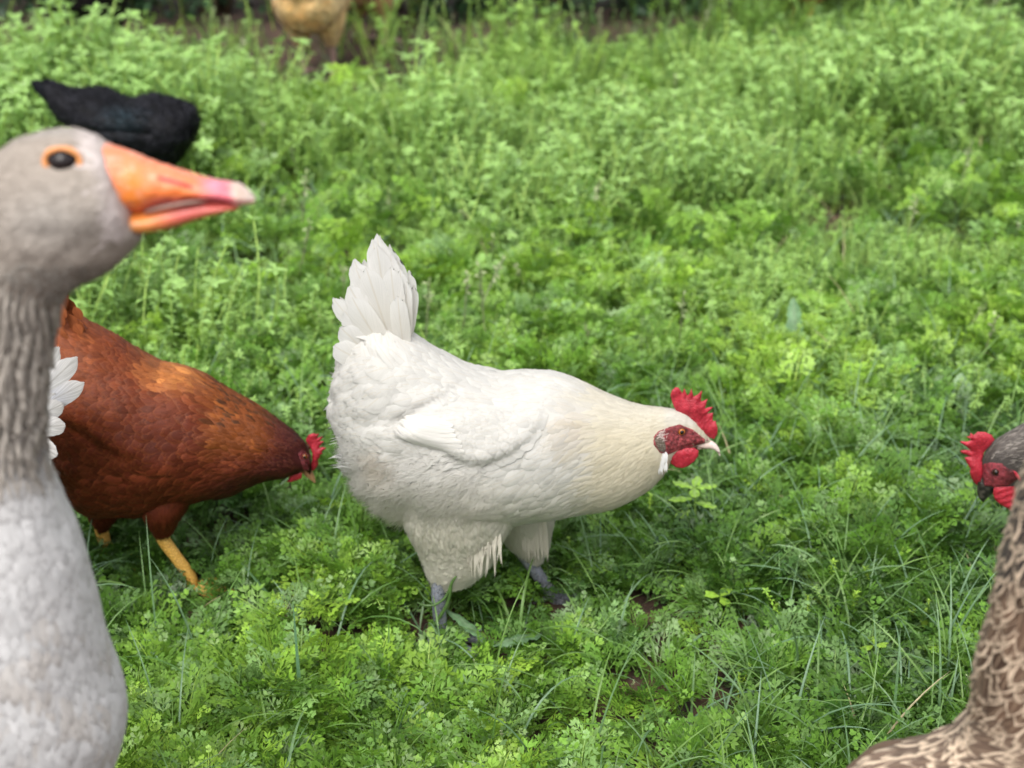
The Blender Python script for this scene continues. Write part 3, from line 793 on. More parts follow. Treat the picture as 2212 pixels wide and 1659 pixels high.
# ------------------------------------------------------------------ white hen
def white_hen():
    F = Frame((0.0, 1.53)); F.o[0] = 0.0
    root = thing('hen', 'white hen with red comb striding side on between the red hen and the grey one', 'hen', F)
    WING = [(846, 931), (870, 942), (919, 958), (955, 969), (984, 989), (1023, 1000), (1056, 996), (1092, 984), (1140, 955), (1172, 915), (1172, 870),
            (1140, 892), (1080, 888), (1010, 888), (950, 896), (905, 904), (875, 916)]
    FACE = [(1445, 922), (1468, 916), (1484, 922), (1499, 928), (1510, 938), (1524, 948), (1524, 958), (1502, 964), (1491, 968), (1461, 975), (1443, 984), (1425, 979),
            (1411, 961), (1411, 942), (1423, 930)]
    ST = [(716, 850, 718, 905, .9), (733, 760, 742, 975, 3.2), (785, 705, 782, 1058, 5.4), (850, 700, 842, 1114, 7.2), (925, 735, 915, 1126, 8.2), (1000, 776, 1000, 1120, 8.8),
          (1065, 798, 1080, 1132, 8.8), (1130, 795, 1160, 1126, 8.3), (1200, 800, 1240, 1113, 7.2), (1265, 826, 1320, 1099, 5.9), (1330, 857, 1392, 1064, 4.6),
          (1385, 875, 1432, 1028, 3.6), (1432, 880, 1452, 992, 2.4), (1468, 886, 1470, 978, 1.9), (1492, 898, 1497, 966, 1.55), (1514, 920, 1516, 961, 1.05), (1528, 941, 1529, 956, .5)]
    def disp(X, Y):
        X = np.asarray(X); w = sdpoly(X, Y, WING); d = .010 * sstep(w, -4, 15) * (1 - .75 * sstep(X, 1040, 1170)) * (1 - .8 * sstep(870 - Y, -40, 30))
        d += .007 * np.exp(-((X - 925) / 130) ** 2 - ((Y - 1040) / 45) ** 2) + .011 * np.exp(-((X - 990) / 85) ** 2 - ((Y - 1105) / 45) ** 2)
        d -= .006 * np.exp(-((Y - (905 - (X - 870) * .55)) / 9) ** 2) * sstep(X, 820, 860) * (1 - sstep(X, 960, 1010))
        d += .004 * (vnoise(X / 55, Y / 38) - .5) * (1 - sstep(X, 1180, 1380))
        d += .003 * (vnoise(X / 24 + 9, Y / 24) - .5) * (1 - sstep(X, 820, 960))
        return d
    L = Loft(F, stations(F, ST), 420, 144, (.006, .004), disp=disp)
    WH = np.array([.705, .69, .65]); CR = np.array([.71, .645, .49])
    def colf(X, Y):
        t = sstep(X + 60 * (vnoise(X / 60, Y / 9) - .5), 1215, 1325) * (.6 + .4 * sstep(Y, 880, 960)) * (1 - .5 * sstep(X, 1430, 1450) * sstep(930 - Y, 0, 20))
        c = mixc(WH, CR, t)
        t2 = .7 * sstep(Y, 980, 1170); c = mixc(c, [.72, .675, .54], t2)  # underside shade painted in as a warm cream tint
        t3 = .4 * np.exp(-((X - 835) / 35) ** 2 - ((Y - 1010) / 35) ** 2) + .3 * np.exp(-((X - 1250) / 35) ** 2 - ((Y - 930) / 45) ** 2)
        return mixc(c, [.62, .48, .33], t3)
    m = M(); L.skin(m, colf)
    flow = flowfield(F, [(1480, 900, -1, 0), (1440, 950, -1, .4), (1400, 1000, -1, .6), (1350, 900, -1, .12), (1300, 1000, -1, .35), (1250, 850, -1, -.3), (1200, 950, -1, .35),
                         (1200, 1060, -1, .5), (1100, 820, -1, -.05), (1050, 900, -1, .25), (950, 780, -1, -.2), (900, 850, -1, .25), (820, 750, -1, -.25), (800, 850, -1, .35),
                         (760, 950, -1, .3), (950, 1020, -1, .1), (850, 1050, -1, .35), (950, 1120, -.6, .8), (1050, 1080, -.9, .5), (1080, 1130, -.7, .7), (750, 820, -1, .3)])
    def fn(X, Y, r):
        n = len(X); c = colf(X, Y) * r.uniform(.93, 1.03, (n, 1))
        ln = np.full(n, .027); wd = np.full(n, .020); lift = np.full(n, .0009); pw = np.full(n, 3.2); rag = np.full(n, .05); cup = np.full(n, .05)
        nk = sstep(X, 1215, 1270)
        ln = ln * (1 - nk) + (.026 - .018 * sstep(X, 1330, 1440)) * nk; wd = wd * (1 - nk) + (.0075 - .0045 * sstep(X, 1330, 1450)) * nk
        lift = lift * (1 - nk) + .0004 * nk; pw = pw * (1 - nk) + 1.3 * nk
        rm = (1 - sstep(X, 800, 880)) * (1 - sstep(Y, 930, 960)); wd += .006 * rm; ln += .006 * rm; lift += .0022 * rm; cup += .04 * rm
        fl = sstep(Y, 950, 1010) * (1 - sstep(X, 1000, 1100)); lift += .0012 * fl; rag += .3 * fl; wd += .003 * fl
        ln = ln * np.clip((X - 690) / 75, .3, 1)
        hd = X > 1440; ln = np.where(hd, .0065, ln); wd = np.where(hd, .0028, wd); lift = np.where(hd, .0003, lift)
        bad = sdpoly(X, Y, FACE) > -4; ln = np.where(bad, .0004, ln); wd = np.where(bad, .0002, wd)
        return dict(ln=ln * r.uniform(.8, 1.15, n), wd=wd * r.uniform(.85, 1.1, n), lift=lift * r.uniform(.5, 1.3, n), cup=cup, pw=pw, rag=rag, col=c)
    def cush(X, Y, r):
        n = len(X); k = (X < 850) & (Y < 965) & (X > 722); sh = np.clip((X - 690) / 80, .35, 1)
        return dict(ln=np.where(k, r.uniform(.030, .044, n) * sh, .0004), wd=np.where(k, r.uniform(.020, .028, n), .0002), lift=r.uniform(.0006, .0026, n), cup=np.full(n, .03), pw=np.full(n, 3.2), rag=np.full(n, .12), col=colf(X, Y) * r.uniform(.95, 1.02, (n, 1)))
    coat(m, L, 420, flow, cush, 6, keep=lambda X, Y: (X < 850) * (Y < 965) * 1.0, jitter=.14, alpha=.88, soft=.6, nu=9, nv=10)
    coat(m, L, 5200, flow, fn, 3, keep=lambda X, Y: 1 + 5 * sstep(X, 1240, 1420), jitter=.12, alpha=.93)
    # down and barbs breaking the outline
    def fz(X, Y, r):
        n = len(X); fl = sstep(Y, 930, 1000) * (1 - sstep(X, 1000, 1120)) + .8 * (1 - sstep(X, 730, 800)) ; fl = np.clip(fl, 0, 1)
        bad = (sdpoly(X, Y, FACE) > -3)
        ln = (.008 + .013 * fl) * r.uniform(.5, 1.3, n) * np.clip((X - 705) / 70, .15, 1); ln = np.where(bad, .0003, ln)
        return dict(ln=ln, wd=r.uniform(.0004, .0009, n), lift=(.0016 + .008 * fl) * r.uniform(.2, 1.4, n), col=colf(X, Y) * r.uniform(.95, 1.05, (n, 1)), pw=np.full(n, 1.2), rag=0, cup=0)
    coat(m, L, 16000, flow, fz, 4, keep=lambda X, Y: .35 + 3 * sstep(Y, 940, 1000) * (1 - sstep(X, 1000, 1120)) + sstep(X, 1240, 1420), jitter=.45, nu=2, nv=4, alpha=.55)
    # feathered thighs and hocks
    for off, TS, sd_ in ((.036, [(880, 950, 1080, 960, 3.4), (862, 1010, 1105, 1015, 4.8), (858, 1070, 1124, 1075, 4.9), (872, 1128, 1112, 1122, 4.5), (903, 1190, 1085, 1168, 3.7), (920, 1236, 1064, 1213, 3.0), (932, 1260, 1038, 1240, 2.3)], 7),
                         (-.05, [(1060, 1080, 1200, 1080, 3.6), (1078, 1130, 1196, 1120, 3.2), (1090, 1165, 1190, 1148, 2.6), (1110, 1188, 1185, 1180, 2.0), (1130, 1206, 1174, 1200, 1.4)], 8)):
        T = Loft(F, [(c + np.array([0, F.near * off, 0]), u, w) for c, u, w in stations(F, [(a, b - 0, c, d, w) for a, b, c, d, w in TS], off)][:0] or
                 [((F.px(a, b, off) + F.px(c, d, off)) / 2, (F.px(c, d, off) - F.px(a, b, off)) / 2, w / 100) for a, b, c, d, w in TS], 120, 64, (.02, .012))
        T.skin(m, colf)
        fl2 = flowfield(F, [(900, 990, -1, .35), (1050, 1000, -1, .35), (900, 1060, -.7, .8), (1060, 1070, -.6, .8), (940, 1150, .1, 1), (1020, 1150, .25, 1), (960, 1230, .15, 1), (1040, 1220, .1, 1), (1130, 1150, .3, 1), (1150, 1190, .2, 1)])
        coat(m, T, 1000, fl2, lambda X, Y, r: dict(ln=r.uniform(.015, .026, len(X)) * (1 - .75 * sstep(Y, 1150, 1225)), wd=r.uniform(.008, .013, len(X)), lift=r.uniform(.0005, .002, len(X)), col=colf(X, Y), pw=np.full(len(X), 2.2), rag=.3, cup=.1), sd_, jitter=.2)
        coat(m, T, 9000, fl2, lambda X, Y, r: dict(ln=r.uniform(.006, .018, len(X)) * (1 - .7 * sstep(Y, 1160, 1235)), wd=r.uniform(.0005, .001, len(X)), lift=r.uniform(.001, .003, len(X)), col=colf(X, Y), pw=np.full(len(X), 1.2), rag=0, cup=0), sd_ + 5, jitter=.3, nu=2, nv=4, alpha=.5)
    # long soft feathers lying over the join of belly and thigh
    def over(X, Y, r):
        n = len(X); k = (X > 870) & (X < 1110) & (Y > 950) & (Y < 1010)
        return dict(ln=np.where(k, r.uniform(.028, .045, n), .0003), wd=np.where(k, r.uniform(.008, .016, n), .0002), lift=r.uniform(.0004, .002, n), cup=np.full(n, .04), pw=np.full(n, 1.8), rag=np.full(n, .25), col=colf(X, Y))
    coat(m, L, 620, flowfield(F, [(900, 990, -1, .35), (1080, 990, -1, .4)]), over, 14, keep=lambda X, Y: (X > 870) * (X < 1110) * (Y > 950) * (Y < 1010) * 1.0, jitter=.18, alpha=.6, nu=5, nv=8)
    def cov(X, Y, r):
        n = len(X); return dict(ln=r.uniform(.030, .052, n), wd=r.uniform(.012, .020, n), lift=r.uniform(.001, .003, n), cup=np.full(n, .04), pw=np.full(n, 2.6), rag=np.full(n, .12), col=colf(X, Y))
    coat(m, L, 90, flowfield(F, [(800, 740, -.45, -1), (870, 740, -.1, -1), (850, 790, -.6, -1)]), cov, 15, keep=lambda X, Y: (X > 775) * (X < 888) * (Y > 715) * (Y < 800) * 1.0, jitter=.15, alpha=.35, nu=7, nv=9)
    rg = np.random.default_rng(21)
    # loose "trouser" plumes in front of the near hock
    for k in range(60):
        x0 = rg.uniform(1008, 1082); a = F.px(x0, rg.uniform(1120, 1180), .066); tp = F.px(x0 + rg.uniform(-14, 6) - (1040 - x0) * .1, rg.uniform(1185, 1252) - max(0, 1010 - x0) * .8, .075)
        feather(m, a, tp, (0, F.near, .1), rg.uniform(.0016, .005), colf(np.array([x0]), np.array([1150.]))[0] * rg.uniform(.95, 1.05), bend=.08, cup=.2, pw=1.2, rag=.4, rng=rg, nu=5, nv=8)
    for k in range(70):
        x0 = rg.uniform(1135, 1190); a = F.px(x0 - 8, rg.uniform(1110, 1150), -.02); tp = F.px(x0 + rg.uniform(-8, 2), rg.uniform(1165, 1213), -.02)
        feather(m, a, tp, (0, F.near, .1), rg.uniform(.0016, .0045), [.74, .69, .58], bend=.08, cup=.2, pw=1.2, rag=.4, rng=rg, nu=5, nv=8)
    # wisps at the vent
    for k in range(70):
        x0, y0 = rg.uniform(745, 800), rg.uniform(930, 1020); l = rg.uniform(22, 62); an = rg.uniform(-.25, .55)
        a = F.px(x0, y0, rg.uniform(-.02, .045)); tp = F.px(x0 - l * math.cos(an) * .8, y0 + l * (math.sin(an) * .6 - .05), rg.uniform(-.02, .045))
        feather(m, a, tp, (0, F.near, .3), rg.uniform(.001, .0032), [.80, .80, .78], bend=rg.uniform(-.1, .2), cup=.2, pw=1.1, rag=.5, rng=rg, nu=3, nv=8)
    # white beard behind the wattle
    for k in range(60):
        x0, y0 = rg.uniform(1414, 1440), rg.uniform(974, 992); a = F.px(x0, y0, .030); tp = F.px(x0 + rg.uniform(-4, 7), y0 + rg.uniform(20, 42) - abs(x0 - 1426) * .7, .033)
        feather(m, a, tp, (0, F.near, 0), rg.uniform(.0015, .003), [.86, .86, .85], bend=.1, cup=.2, pw=1.3, rag=.3, rng=rg, nu=3, nv=7)
    m.build('body', MT['white'], root)
    # folded wings
    for side in ('near', 'far'):
        far = side == 'far'; m = M()
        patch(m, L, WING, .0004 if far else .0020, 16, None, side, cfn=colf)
        r = np.random.default_rng(31)
        msk = L.nearmask if not far else ~L.nearmask
        def fw(X, Y, q):
            n = len(X); back = 1 - sstep(X, 930, 1060); ins = sdpoly(X, Y, WING) > -11
            ln = (.017 + .016 * back) * q.uniform(.85, 1.15, n); wd = (.015 + .002 * back) * q.uniform(.85, 1.1, n)
            return dict(ln=np.where(ins, ln, .0004), wd=np.where(ins, wd, .0002), lift=q.uniform(.0006, .0022, n), cup=np.full(n, .06), h0=np.full(n, .0004 if far else .002), pw=np.full(n, 2.6), rag=np.full(n, .1), col=colf(X, Y) * q.uniform(.94, 1.03, (n, 1)))
        fl = flowfield(F, [(1150, 880, -1, .3), (1100, 930, -1, .35), (1050, 970, -1, .1), (1000, 900, -1, .28), (950, 950, -1, -.12), (900, 930, -1, .1), (1000, 860, -1, .3)])
        coat(m, L, 620, fl, fw, 33, keep=lambda X, Y: (sdpoly(X, Y, WING) > -10) * (Y > (930 if far else 880)) * msk[None], jitter=.08, alpha=.94)
        # flight feathers lying along the lower edge
        A, B, Dv, ln, wd = [], [], [], [], []
        for k in range(9):
            t = k / 8; rx, ry = 1010 - 34 * t, 988 - 66 * t; tx, ty = 851 + 26 * t, 940 - 27 * t
            i, j = L.find(rx, ry, far); A.append(i); B.append(j)
            p, q = F.px(rx, ry, .08), F.px(tx, ty, .08); Dv.append(q - p); ln.append(np.linalg.norm(q - p)); wd.append(.0095)
        coat_at(m, L, np.array(A), np.array(B), np.array(Dv), np.array(ln), np.array(wd), .003, .1, np.array([[.81, .79, .745]] * 9), h0=.0025 + .0005 * np.arange(9), pw=2.2, rag=.03, rng=r, nu=7, nv=14, alpha=.96)
        m.build('wing', MT['white'], root)
    # upright tail
    m = M(); r = np.random.default_rng(41)
    TW = 1.45
    TF = [(862, 770, 816, 505, 30, 0), (866, 770, 836, 520, 30, 0), (870, 770, 856, 545, 26, 0), (874, 765, 872, 580, 24, 1), (878, 760, 884, 608, 17, 1),
          (858, 770, 800, 516, 30, 1), (852, 770, 778, 556, 36, 2), (846, 770, 766, 580, 36, 3), (840, 772, 752, 618, 36, 4), (832, 775, 728, 638, 28, 2),
          (850, 772, 812, 530, 34, 2), (866, 772, 850, 575, 30, 3), (856, 775, 790, 578, 36, 4), (830, 780, 742, 672, 38, 5), (822, 790, 733, 708, 36, 6),
          (845, 785, 768, 640, 38, 6), (816, 800, 724, 742, 36, 7), (873, 775, 868, 640, 26, 5)]
    for k, (a, b, c, d, w, z) in enumerate(TF):
        for sgn in (1, -1):
            o = (.003 + .0028 * z) * sgn; c2, d2 = c + r.uniform(0, 5) * (sgn < 0), d + r.uniform(0, 10) * (sgn < 0)
            feather(m, F.px(a, b, o * .8), F.px(c2, d2, o + .004 * sgn), (r.uniform(-.12, .12), F.near * sgn, .15), w / 1760 * 1.5, np.array([.79, .765, .70]) * r.uniform(.95, 1.03), bend=r.uniform(.01, .04), curve=r.uniform(-.02, .06), cup=.05, pw=7, rag=.022, rng=r, tipc=[.80, .79, .765], nu=11, nv=22)
    m.build('tail', MT['white'], root)
    # head
    COMB = [(1462, 892), (1453, 872), (1448, 855), (1451, 843), (1459, 836.5), (1466, 838), (1474, 850), (1478.5, 839), (1485, 855), (1490, 848), (1493, 836.5), (1498, 856), (1507, 851), (1516.5, 842),
            (1514, 867), (1521, 866), (1529, 863), (1523, 882), (1532, 880), (1541, 880), (1528, 894.6), (1541, 893), (1540, 911), (1546, 910), (1550, 924), (1550, 938), (1543, 950),
            (1530, 947), (1514, 944), (1500, 922), (1486, 906), (1472, 900)]
    to2 = lambda poly, off: np.array([[F.px(x, y, off)[0], F.px(x, y, off)[2]] for x, y in poly])
    m = M(); inflate(m, to2(COMB, 0), planeto3(0), .0085, .011, .0012, noise=.0011, bend=lambda V: .0018 * np.sin(V[:, 0] * 160) + .001 * np.sin(V[:, 1] * 230))
    m.build('comb', MT['comb'], root)
    WAT = [(1443, 988), (1447, 978), (1461, 970), (1480, 965), (1498, 965), (1509, 972), (1508, 984), (1499, 995), (1487, 1004), (1473, 1009), (1460, 1008), (1449, 1001)]
    for s_ in (1, -1):
        m = M(); o = .013 * s_; P2 = to2(WAT, o if s_ > 0 else .0)
        if s_ < 0: P2 = to2(WAT, -.013) + np.array([-.003, .004])
        inflate(m, P2, planeto3(F.near * o), .007, .008, .0013, noise=.001, bend=lambda V: F.near * s_ * (.003 * np.sin((V[:, 0] - P2[:, 0].min()) * 70)))
        m.build('wattle', MT['comb'], root)
    for side in ('near', 'far'):
        m = M(); patch(m, L, FACE, .0016, 4, None, side, noise=.0019, cfn=lambda X, Y: mixc([1.05, 1.0, 1.0], [.42, .38, .38], np.clip(sstep(vnoise(X / 5, Y / 3.2), .45, .75) * .8 + np.exp(-(((X - 1471) / 13) ** 2 + ((Y - 932) / 10) ** 2 - 1) ** 2 * 3) * .5, 0, 1)))
        m.build('face_skin', MT['face'], root)
        m = M(); LOBE = [(1414, 944), (1420, 938), (1432, 944), (1438, 956), (1440, 970), (1434, 979), (1424, 976), (1415, 965), (1412, 954)]
        patch(m, L, LOBE, .0035, 6, None, side, noise=.0006, cfn=lambda X, Y: mixc([.10, .07, .055], [.30, .26, .20], (np.sin(X * 1.4 + Y * .5) > .2) * .8))
        i, j = L.find(1432, 938, side == 'far'); rr = np.random.default_rng(5)
        A = i + rr.normal(0, 3.0, 34); B = j + rr.normal(0, 2.0, 34)
        coat_at(m, L, A, B, np.array([-1, 0, -.35 if 1 else 0]) + rr.normal(0, .35, (34, 3)), rr.uniform(.004, .009, 34), .0011, .001, .1, np.array([.66, .54, .50]), h0=.002, pw=1.4, rag=.3, rng=rr, nu=3, nv=4)
        m.build('earlobe', MT['white'], root)
        i, j = L.find(1471, 932, side == 'far'); c = L.ev(L.P, np.array(i), np.array(j)); n_ = unit(L.ev(L.N, np.array(i), np.array(j)))
        sg = F.near if side == 'near' else -F.near
        eye_parts(root, F, c + n_ * .0012, .0053, (.50, .16, .03), unit(np.array([.12, sg, .12])), lid=((.45, .38, .38), .0011, None))
    m = M()
    HB = Loft(F, stations(F, [(1506, 944, 1506, 972, .85), (1522, 947, 1522, 970, .75), (1536, 951, 1535, 970, .55), (1547, 959, 1545, 974, .36), (1554, 970, 1551, 980, .2), (1556, 981, 1554, 985, .07)]), 90, 40, (.002, .001))
    HB.skin(m, lambda X, Y: mixc(mixc([.66, .50, .44], [.80, .66, .60], sstep(X, 1520, 1550)), [.16, .08, .07], np.exp(-((Y - (966 + (X - 1510) * .28)) / 1.6) ** 2) * .9))
    b = m.build('beak', MT['horn'], root)
    m = M()
    for sg in (1, -1): ball(m, F.px(1524, 950, .0055 * sg), .0028, (.35, .2, .2), (1.4, .6, .8))
    m.build('nostril', MT['horn'], b)
    # legs
    leg_part(root, [F.px(980, 1215, .045), F.px(950, 1262, .05), F.px(948, 1310, .055), F.px(957, 1390, .055), F.px(962, 1425, .055)], [.0105, .0096, .0090, .0088, .0092], MT['slate'])
    leg_part(root, [F.px(1118, 1175, -.045), F.px(1138, 1206, -.045), F.px(1168, 1250, -.045), F.px(1198, 1292, -.045), F.px(1212, 1326, -.045)], [.0105, .0096, .0088, .0086, .009], MT['slate'])
    return F
white_hen()

# ------------------------------------------------------------------ shared bird bits
def simple_fn(colf, ln, wd, lift=.001, pw=2.8, rag=.08, cup=.06, tip=None, tip_t=0, lnf=None, wdf=None, bad=None):
    def f(X, Y, r):
        n = len(X); a = (np.full(n, ln) if lnf is None else lnf(X, Y)) * r.uniform(.8, 1.15, n); b = (np.full(n, wd) if wdf is None else wdf(X, Y)) * r.uniform(.85, 1.12, n)
        if bad is not None: k = bad(X, Y); a = np.where(k, .0003, a); b = np.where(k, .0002, b)
        return dict(ln=a, wd=b, lift=lift * r.uniform(.4, 1.6, n), pw=np.full(n, pw), rag=np.full(n, rag), cup=np.full(n, cup), col=colf(X, Y, r), tip=tip, tip_t=tip_t)
    return f
def fuzz_fn(colf, ln, lift, wd=.0006, bad=None):
    def f(X, Y, r):
        n = len(X); a = ln * r.uniform(.5, 1.4, n)
        if bad is not None: a = np.where(bad(X, Y), .0002, a)
        return dict(ln=a, wd=wd * r.uniform(.6, 1.4, n), lift=lift * r.uniform(.2, 1.5, n), pw=np.full(n, 1.2), rag=0, cup=0, col=colf(X, Y, r))
    return f
def sides_eye(root, L, F, x, y, r, iris, lid, tilt=.12, push=.001):
    for side in ('near', 'far'):
        i, j = L.find(x, y, side == 'far'); c = L.ev(L.P, np.array(i), np.array(j)); n_ = unit(L.ev(L.N, np.array(i), np.array(j)))
        sg = F.near if side == 'near' else -F.near
        eye_parts(root, F, c + n_ * push, r, iris, unit(np.array([tilt, sg, .1])), lid=lid)
def flat2(F, poly, off=0.0):
    return np.array([[F.px(x, y, off)[0], F.px(x, y, off)[2]] for x, y in poly])

# ------------------------------------------------------------------ red hen
def red_hen():
    g = ground(350, 1250); F = Frame((g[0], 1.63))
    root = thing('hen', 'chestnut red hen with yellow legs pecking with its head lowered behind the goose', 'hen', F)
    ST = [(40, 640, 60, 905, 2.5), (95, 655, 95, 1000, 5), (150, 675, 150, 1070, 7), (210, 706, 205, 1108, 8.3), (270, 744, 265, 1112, 8.8), (330, 778, 325, 1112, 8.8), (392, 791, 390, 1090, 8.3),
          (450, 817, 452, 1080, 7.3), (505, 850, 512, 1066, 6.0), (555, 880, 572, 1040, 4.6), (603, 912, 620, 1030, 3.3), (640, 938, 648, 1020, 2.3), (664, 962, 660, 1016, 1.7), (672, 988, 664, 1018, 1.1), (672, 1008, 668, 1022, .6)]
    WING = [(60, 900), (130, 905), (180, 932), (215, 958), (250, 978), (285, 990), (312, 984), (330, 950), (340, 890), (335, 835), (290, 795), (200, 790), (120, 800), (60, 820)]
    FACE = [(644, 980), (652, 970), (664, 973), (671, 985), (673, 1005), (668, 1018), (656, 1020), (650, 1004)]
    def disp(X, Y):
        return .010 * sstep(sdpoly(X, Y, WING), -3, 16) * (1 - .8 * sstep(X, 250, 330)) * (1 - .8 * sstep(860 - Y, -50, 30)) + .004 * (vnoise(X / 50, Y / 34) - .5) + .006 * np.exp(-((X - 330) / 70) ** 2 - ((Y - 1010) / 40) ** 2)
    L = Loft(F, stations(F, ST), 360, 128, (.01, .006), disp=disp)
    def base(X, Y):
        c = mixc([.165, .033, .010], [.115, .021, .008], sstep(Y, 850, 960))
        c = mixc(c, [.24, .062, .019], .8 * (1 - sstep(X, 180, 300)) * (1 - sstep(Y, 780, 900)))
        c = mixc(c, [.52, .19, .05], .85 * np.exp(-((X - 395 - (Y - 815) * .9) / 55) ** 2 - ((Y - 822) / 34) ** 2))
        c = mixc(c, [.215, .058, .010], .8 * sstep(X, 440, 490) * (1 - sstep(X, 570, 625)) * (1 - sstep(Y, 960, 1010)))
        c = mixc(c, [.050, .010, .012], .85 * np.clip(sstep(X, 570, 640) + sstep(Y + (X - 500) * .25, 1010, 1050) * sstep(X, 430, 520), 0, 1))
        c = mixc(c, [.045, .02, .006], .75 * (vnoise(X / 9, Y / 3.2) > .70) * sstep(X, 440, 480) * (1 - sstep(X, 600, 640)) * (Y < 930))
        return c
    colr = lambda X, Y, r: np.clip(mixc(base(X, Y), base(X, Y) * [1.9, 2.2, 2.2], (r.random(len(X)) < .12) * .5) * r.uniform(.72, 1.2, (len(X), 1)), 0, 1)
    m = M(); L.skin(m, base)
    flow = flowfield(F, [(650, 970, -.8, -.6), (600, 960, -1, -.5), (560, 900, -1, -.75), (520, 950, -1, -.35), (450, 850, -1, -.4), (450, 950, -1, -.1), (500, 1040, -1, .1), (380, 820, -1, -.1), (350, 900, -1, .25),
                         (300, 780, -1, -.5), (220, 740, -1, -.7), (150, 700, -.7, -1), (200, 850, -1, .3), (300, 950, -1, .2), (400, 1050, -1, .3), (300, 1060, -1, .3), (200, 1000, -1, .3)])
    nk = lambda X: sstep(X, 420, 480)
    bad = lambda X, Y: sdpoly(X, Y, FACE) > -3
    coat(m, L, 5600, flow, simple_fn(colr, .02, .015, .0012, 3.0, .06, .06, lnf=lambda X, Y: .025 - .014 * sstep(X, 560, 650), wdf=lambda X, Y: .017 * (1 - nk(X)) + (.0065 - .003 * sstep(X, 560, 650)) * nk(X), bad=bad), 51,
         keep=lambda X, Y: 1 + 3 * sstep(X, 430, 560), jitter=.12, alpha=.92)
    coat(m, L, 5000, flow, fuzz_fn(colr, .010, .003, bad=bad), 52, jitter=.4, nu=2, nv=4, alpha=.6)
    for off, TS, sd_ in ((.035, [(300, 1060, 420, 1060, 2.5), (306, 1098, 404, 1096, 3.0), (322, 1128, 390, 1116, 2.4), (331, 1146, 376, 1143, 1.6)], 55), (-.04, [(170, 1060, 285, 1060, 2.5), (185, 1095, 268, 1096, 3), (200, 1122, 252, 1118, 2.2), (209, 1134, 240, 1132, 1.5)], 56)):
        T = Loft(F, [((F.px(a, b, off) + F.px(c, d, off)) / 2, (F.px(c, d, off) - F.px(a, b, off)) / 2, w / 100) for a, b, c, d, w in TS], 80, 48, (.02, .01))
        T.skin(m, base); f2 = flowfield(F, [(300, 1100, .1, 1), (400, 1100, -.2, 1)])
        coat(m, T, 350, f2, simple_fn(colr, .018, .010, .0015, 2, .3, .1), sd_, jitter=.2); coat(m, T, 1800, f2, fuzz_fn(colr, .010, .003), sd_ + 9, jitter=.3, nu=2, nv=4, alpha=.5)
    m.build('body', MT['rust'], root)
    for far in (False, True):
        m = M(); patch(m, L, WING, .0012, 26, None, 'far' if far else 'near', cfn=base); msk = ~L.nearmask if far else L.nearmask
        fl = flowfield(F, [(300, 850, -1, .3), (300, 950, -1, .35), (200, 850, -1, .2), (200, 920, -1, -.1), (100, 850, -1, .1)])
        coat(m, L, 820, fl, simple_fn(colr, .028, .017, .0016, 3, .06, .05, bad=lambda X, Y: sdpoly(X, Y, WING) < -26), 57, keep=lambda X, Y: (sdpoly(X, Y, WING) > -24) * msk[None], jitter=.1, alpha=.92)
        m.build('wing', MT['rust'], root)
    m = M(); r = np.random.default_rng(58)
    for k in range(22):
        t = r.random(); a = (110 + 30 * t, 730 + 20 * t); l = (150 - 95 * t, 636 - 60 * (t - .3) ** 2 - 10 * (t < .2))
        for sg in (1, -1): feather(m, F.px(a[0], a[1], .004 * sg), F.px(l[0] + r.uniform(-6, 6), l[1] + r.uniform(-6, 14), (.008 + .01 * r.random()) * sg), (0, F.near * sg, .1), .018, np.array([.26, .07, .022]) * r.uniform(.7, 1.3), cup=.08, pw=3, rag=.08, rng=r, tipc=[.14, .035, .012])
    for k in range(60):
        x0, y0 = r.uniform(100, 185), r.uniform(670, 760); l = r.uniform(28, 44); an = 2.1 + r.uniform(-.3, .3)
        o = r.uniform(-.03, .035); feather(m, F.px(x0, y0, o), F.px(x0 + l * math.cos(an), y0 - l * math.sin(an), o), (-.2, F.near * (1 if o > 0 else -1), .3), .013, np.array([.30, .085, .028]) * r.uniform(.75, 1.25), cup=.1, pw=2.6, rag=.15, rng=r, nu=5, nv=8)
    m.build('tail', MT['rust'], root)
    cs = lambda L_: [(1000 + a * .1808, 1700 + b * .1808) for a, b in L_]
    COMB = [(a * .54, b * .54) for a, b in cs([(1230, 340), (1290, 230), (1380, 180), (1430, 175), (1470, 210), (1500, 180), (1525, 200), (1490, 290), (1530, 290), (1590, 255), (1610, 280), (1540, 370), (1600, 370), (1635, 385),
            (1560, 450), (1530, 500), (1600, 490), (1690, 510), (1610, 560), (1590, 600), (1610, 625), (1560, 650), (1550, 700), (1510, 760), (1510, 880), (1470, 960), (1400, 1030), (1345, 1010), (1345, 900), (1380, 750), (1385, 600), (1330, 480), (1250, 400)])]
    m = M(); inflate(m, flat2(F, COMB), planeto3(0), .007, .009, .0015, noise=.001, bend=lambda V: .002 * np.sin(V[:, 1] * 150)); m.build('comb', MT['comb'], root)
    WAT = [(a * .54, b * .54) for a, b in cs([(900, 1060), (820, 1270), (920, 1265), (1050, 1220), (1140, 1180), (1160, 1060), (1000, 1000)])]
    for o in (.010, -.010):
        m = M(); inflate(m, flat2(F, WAT, .010), planeto3(F.near * o), .006, .007, .0015, noise=.0008); m.build('wattle', MT['comb'], root)
    for side in ('near', 'far'):
        m = M(); patch(m, L, FACE, .0012, 5, None, side, noise=.0016, cfn=lambda X, Y: mixc([.75, .5, .6], [.3, .18, .2], vnoise(X / 6, Y / 5))); m.build('face_skin', MT['face'], root)
    sides_eye(root, L, F, 659, 986, .0042, (.35, .12, .03), ((.5, .3, .3), .0009, None), .1)
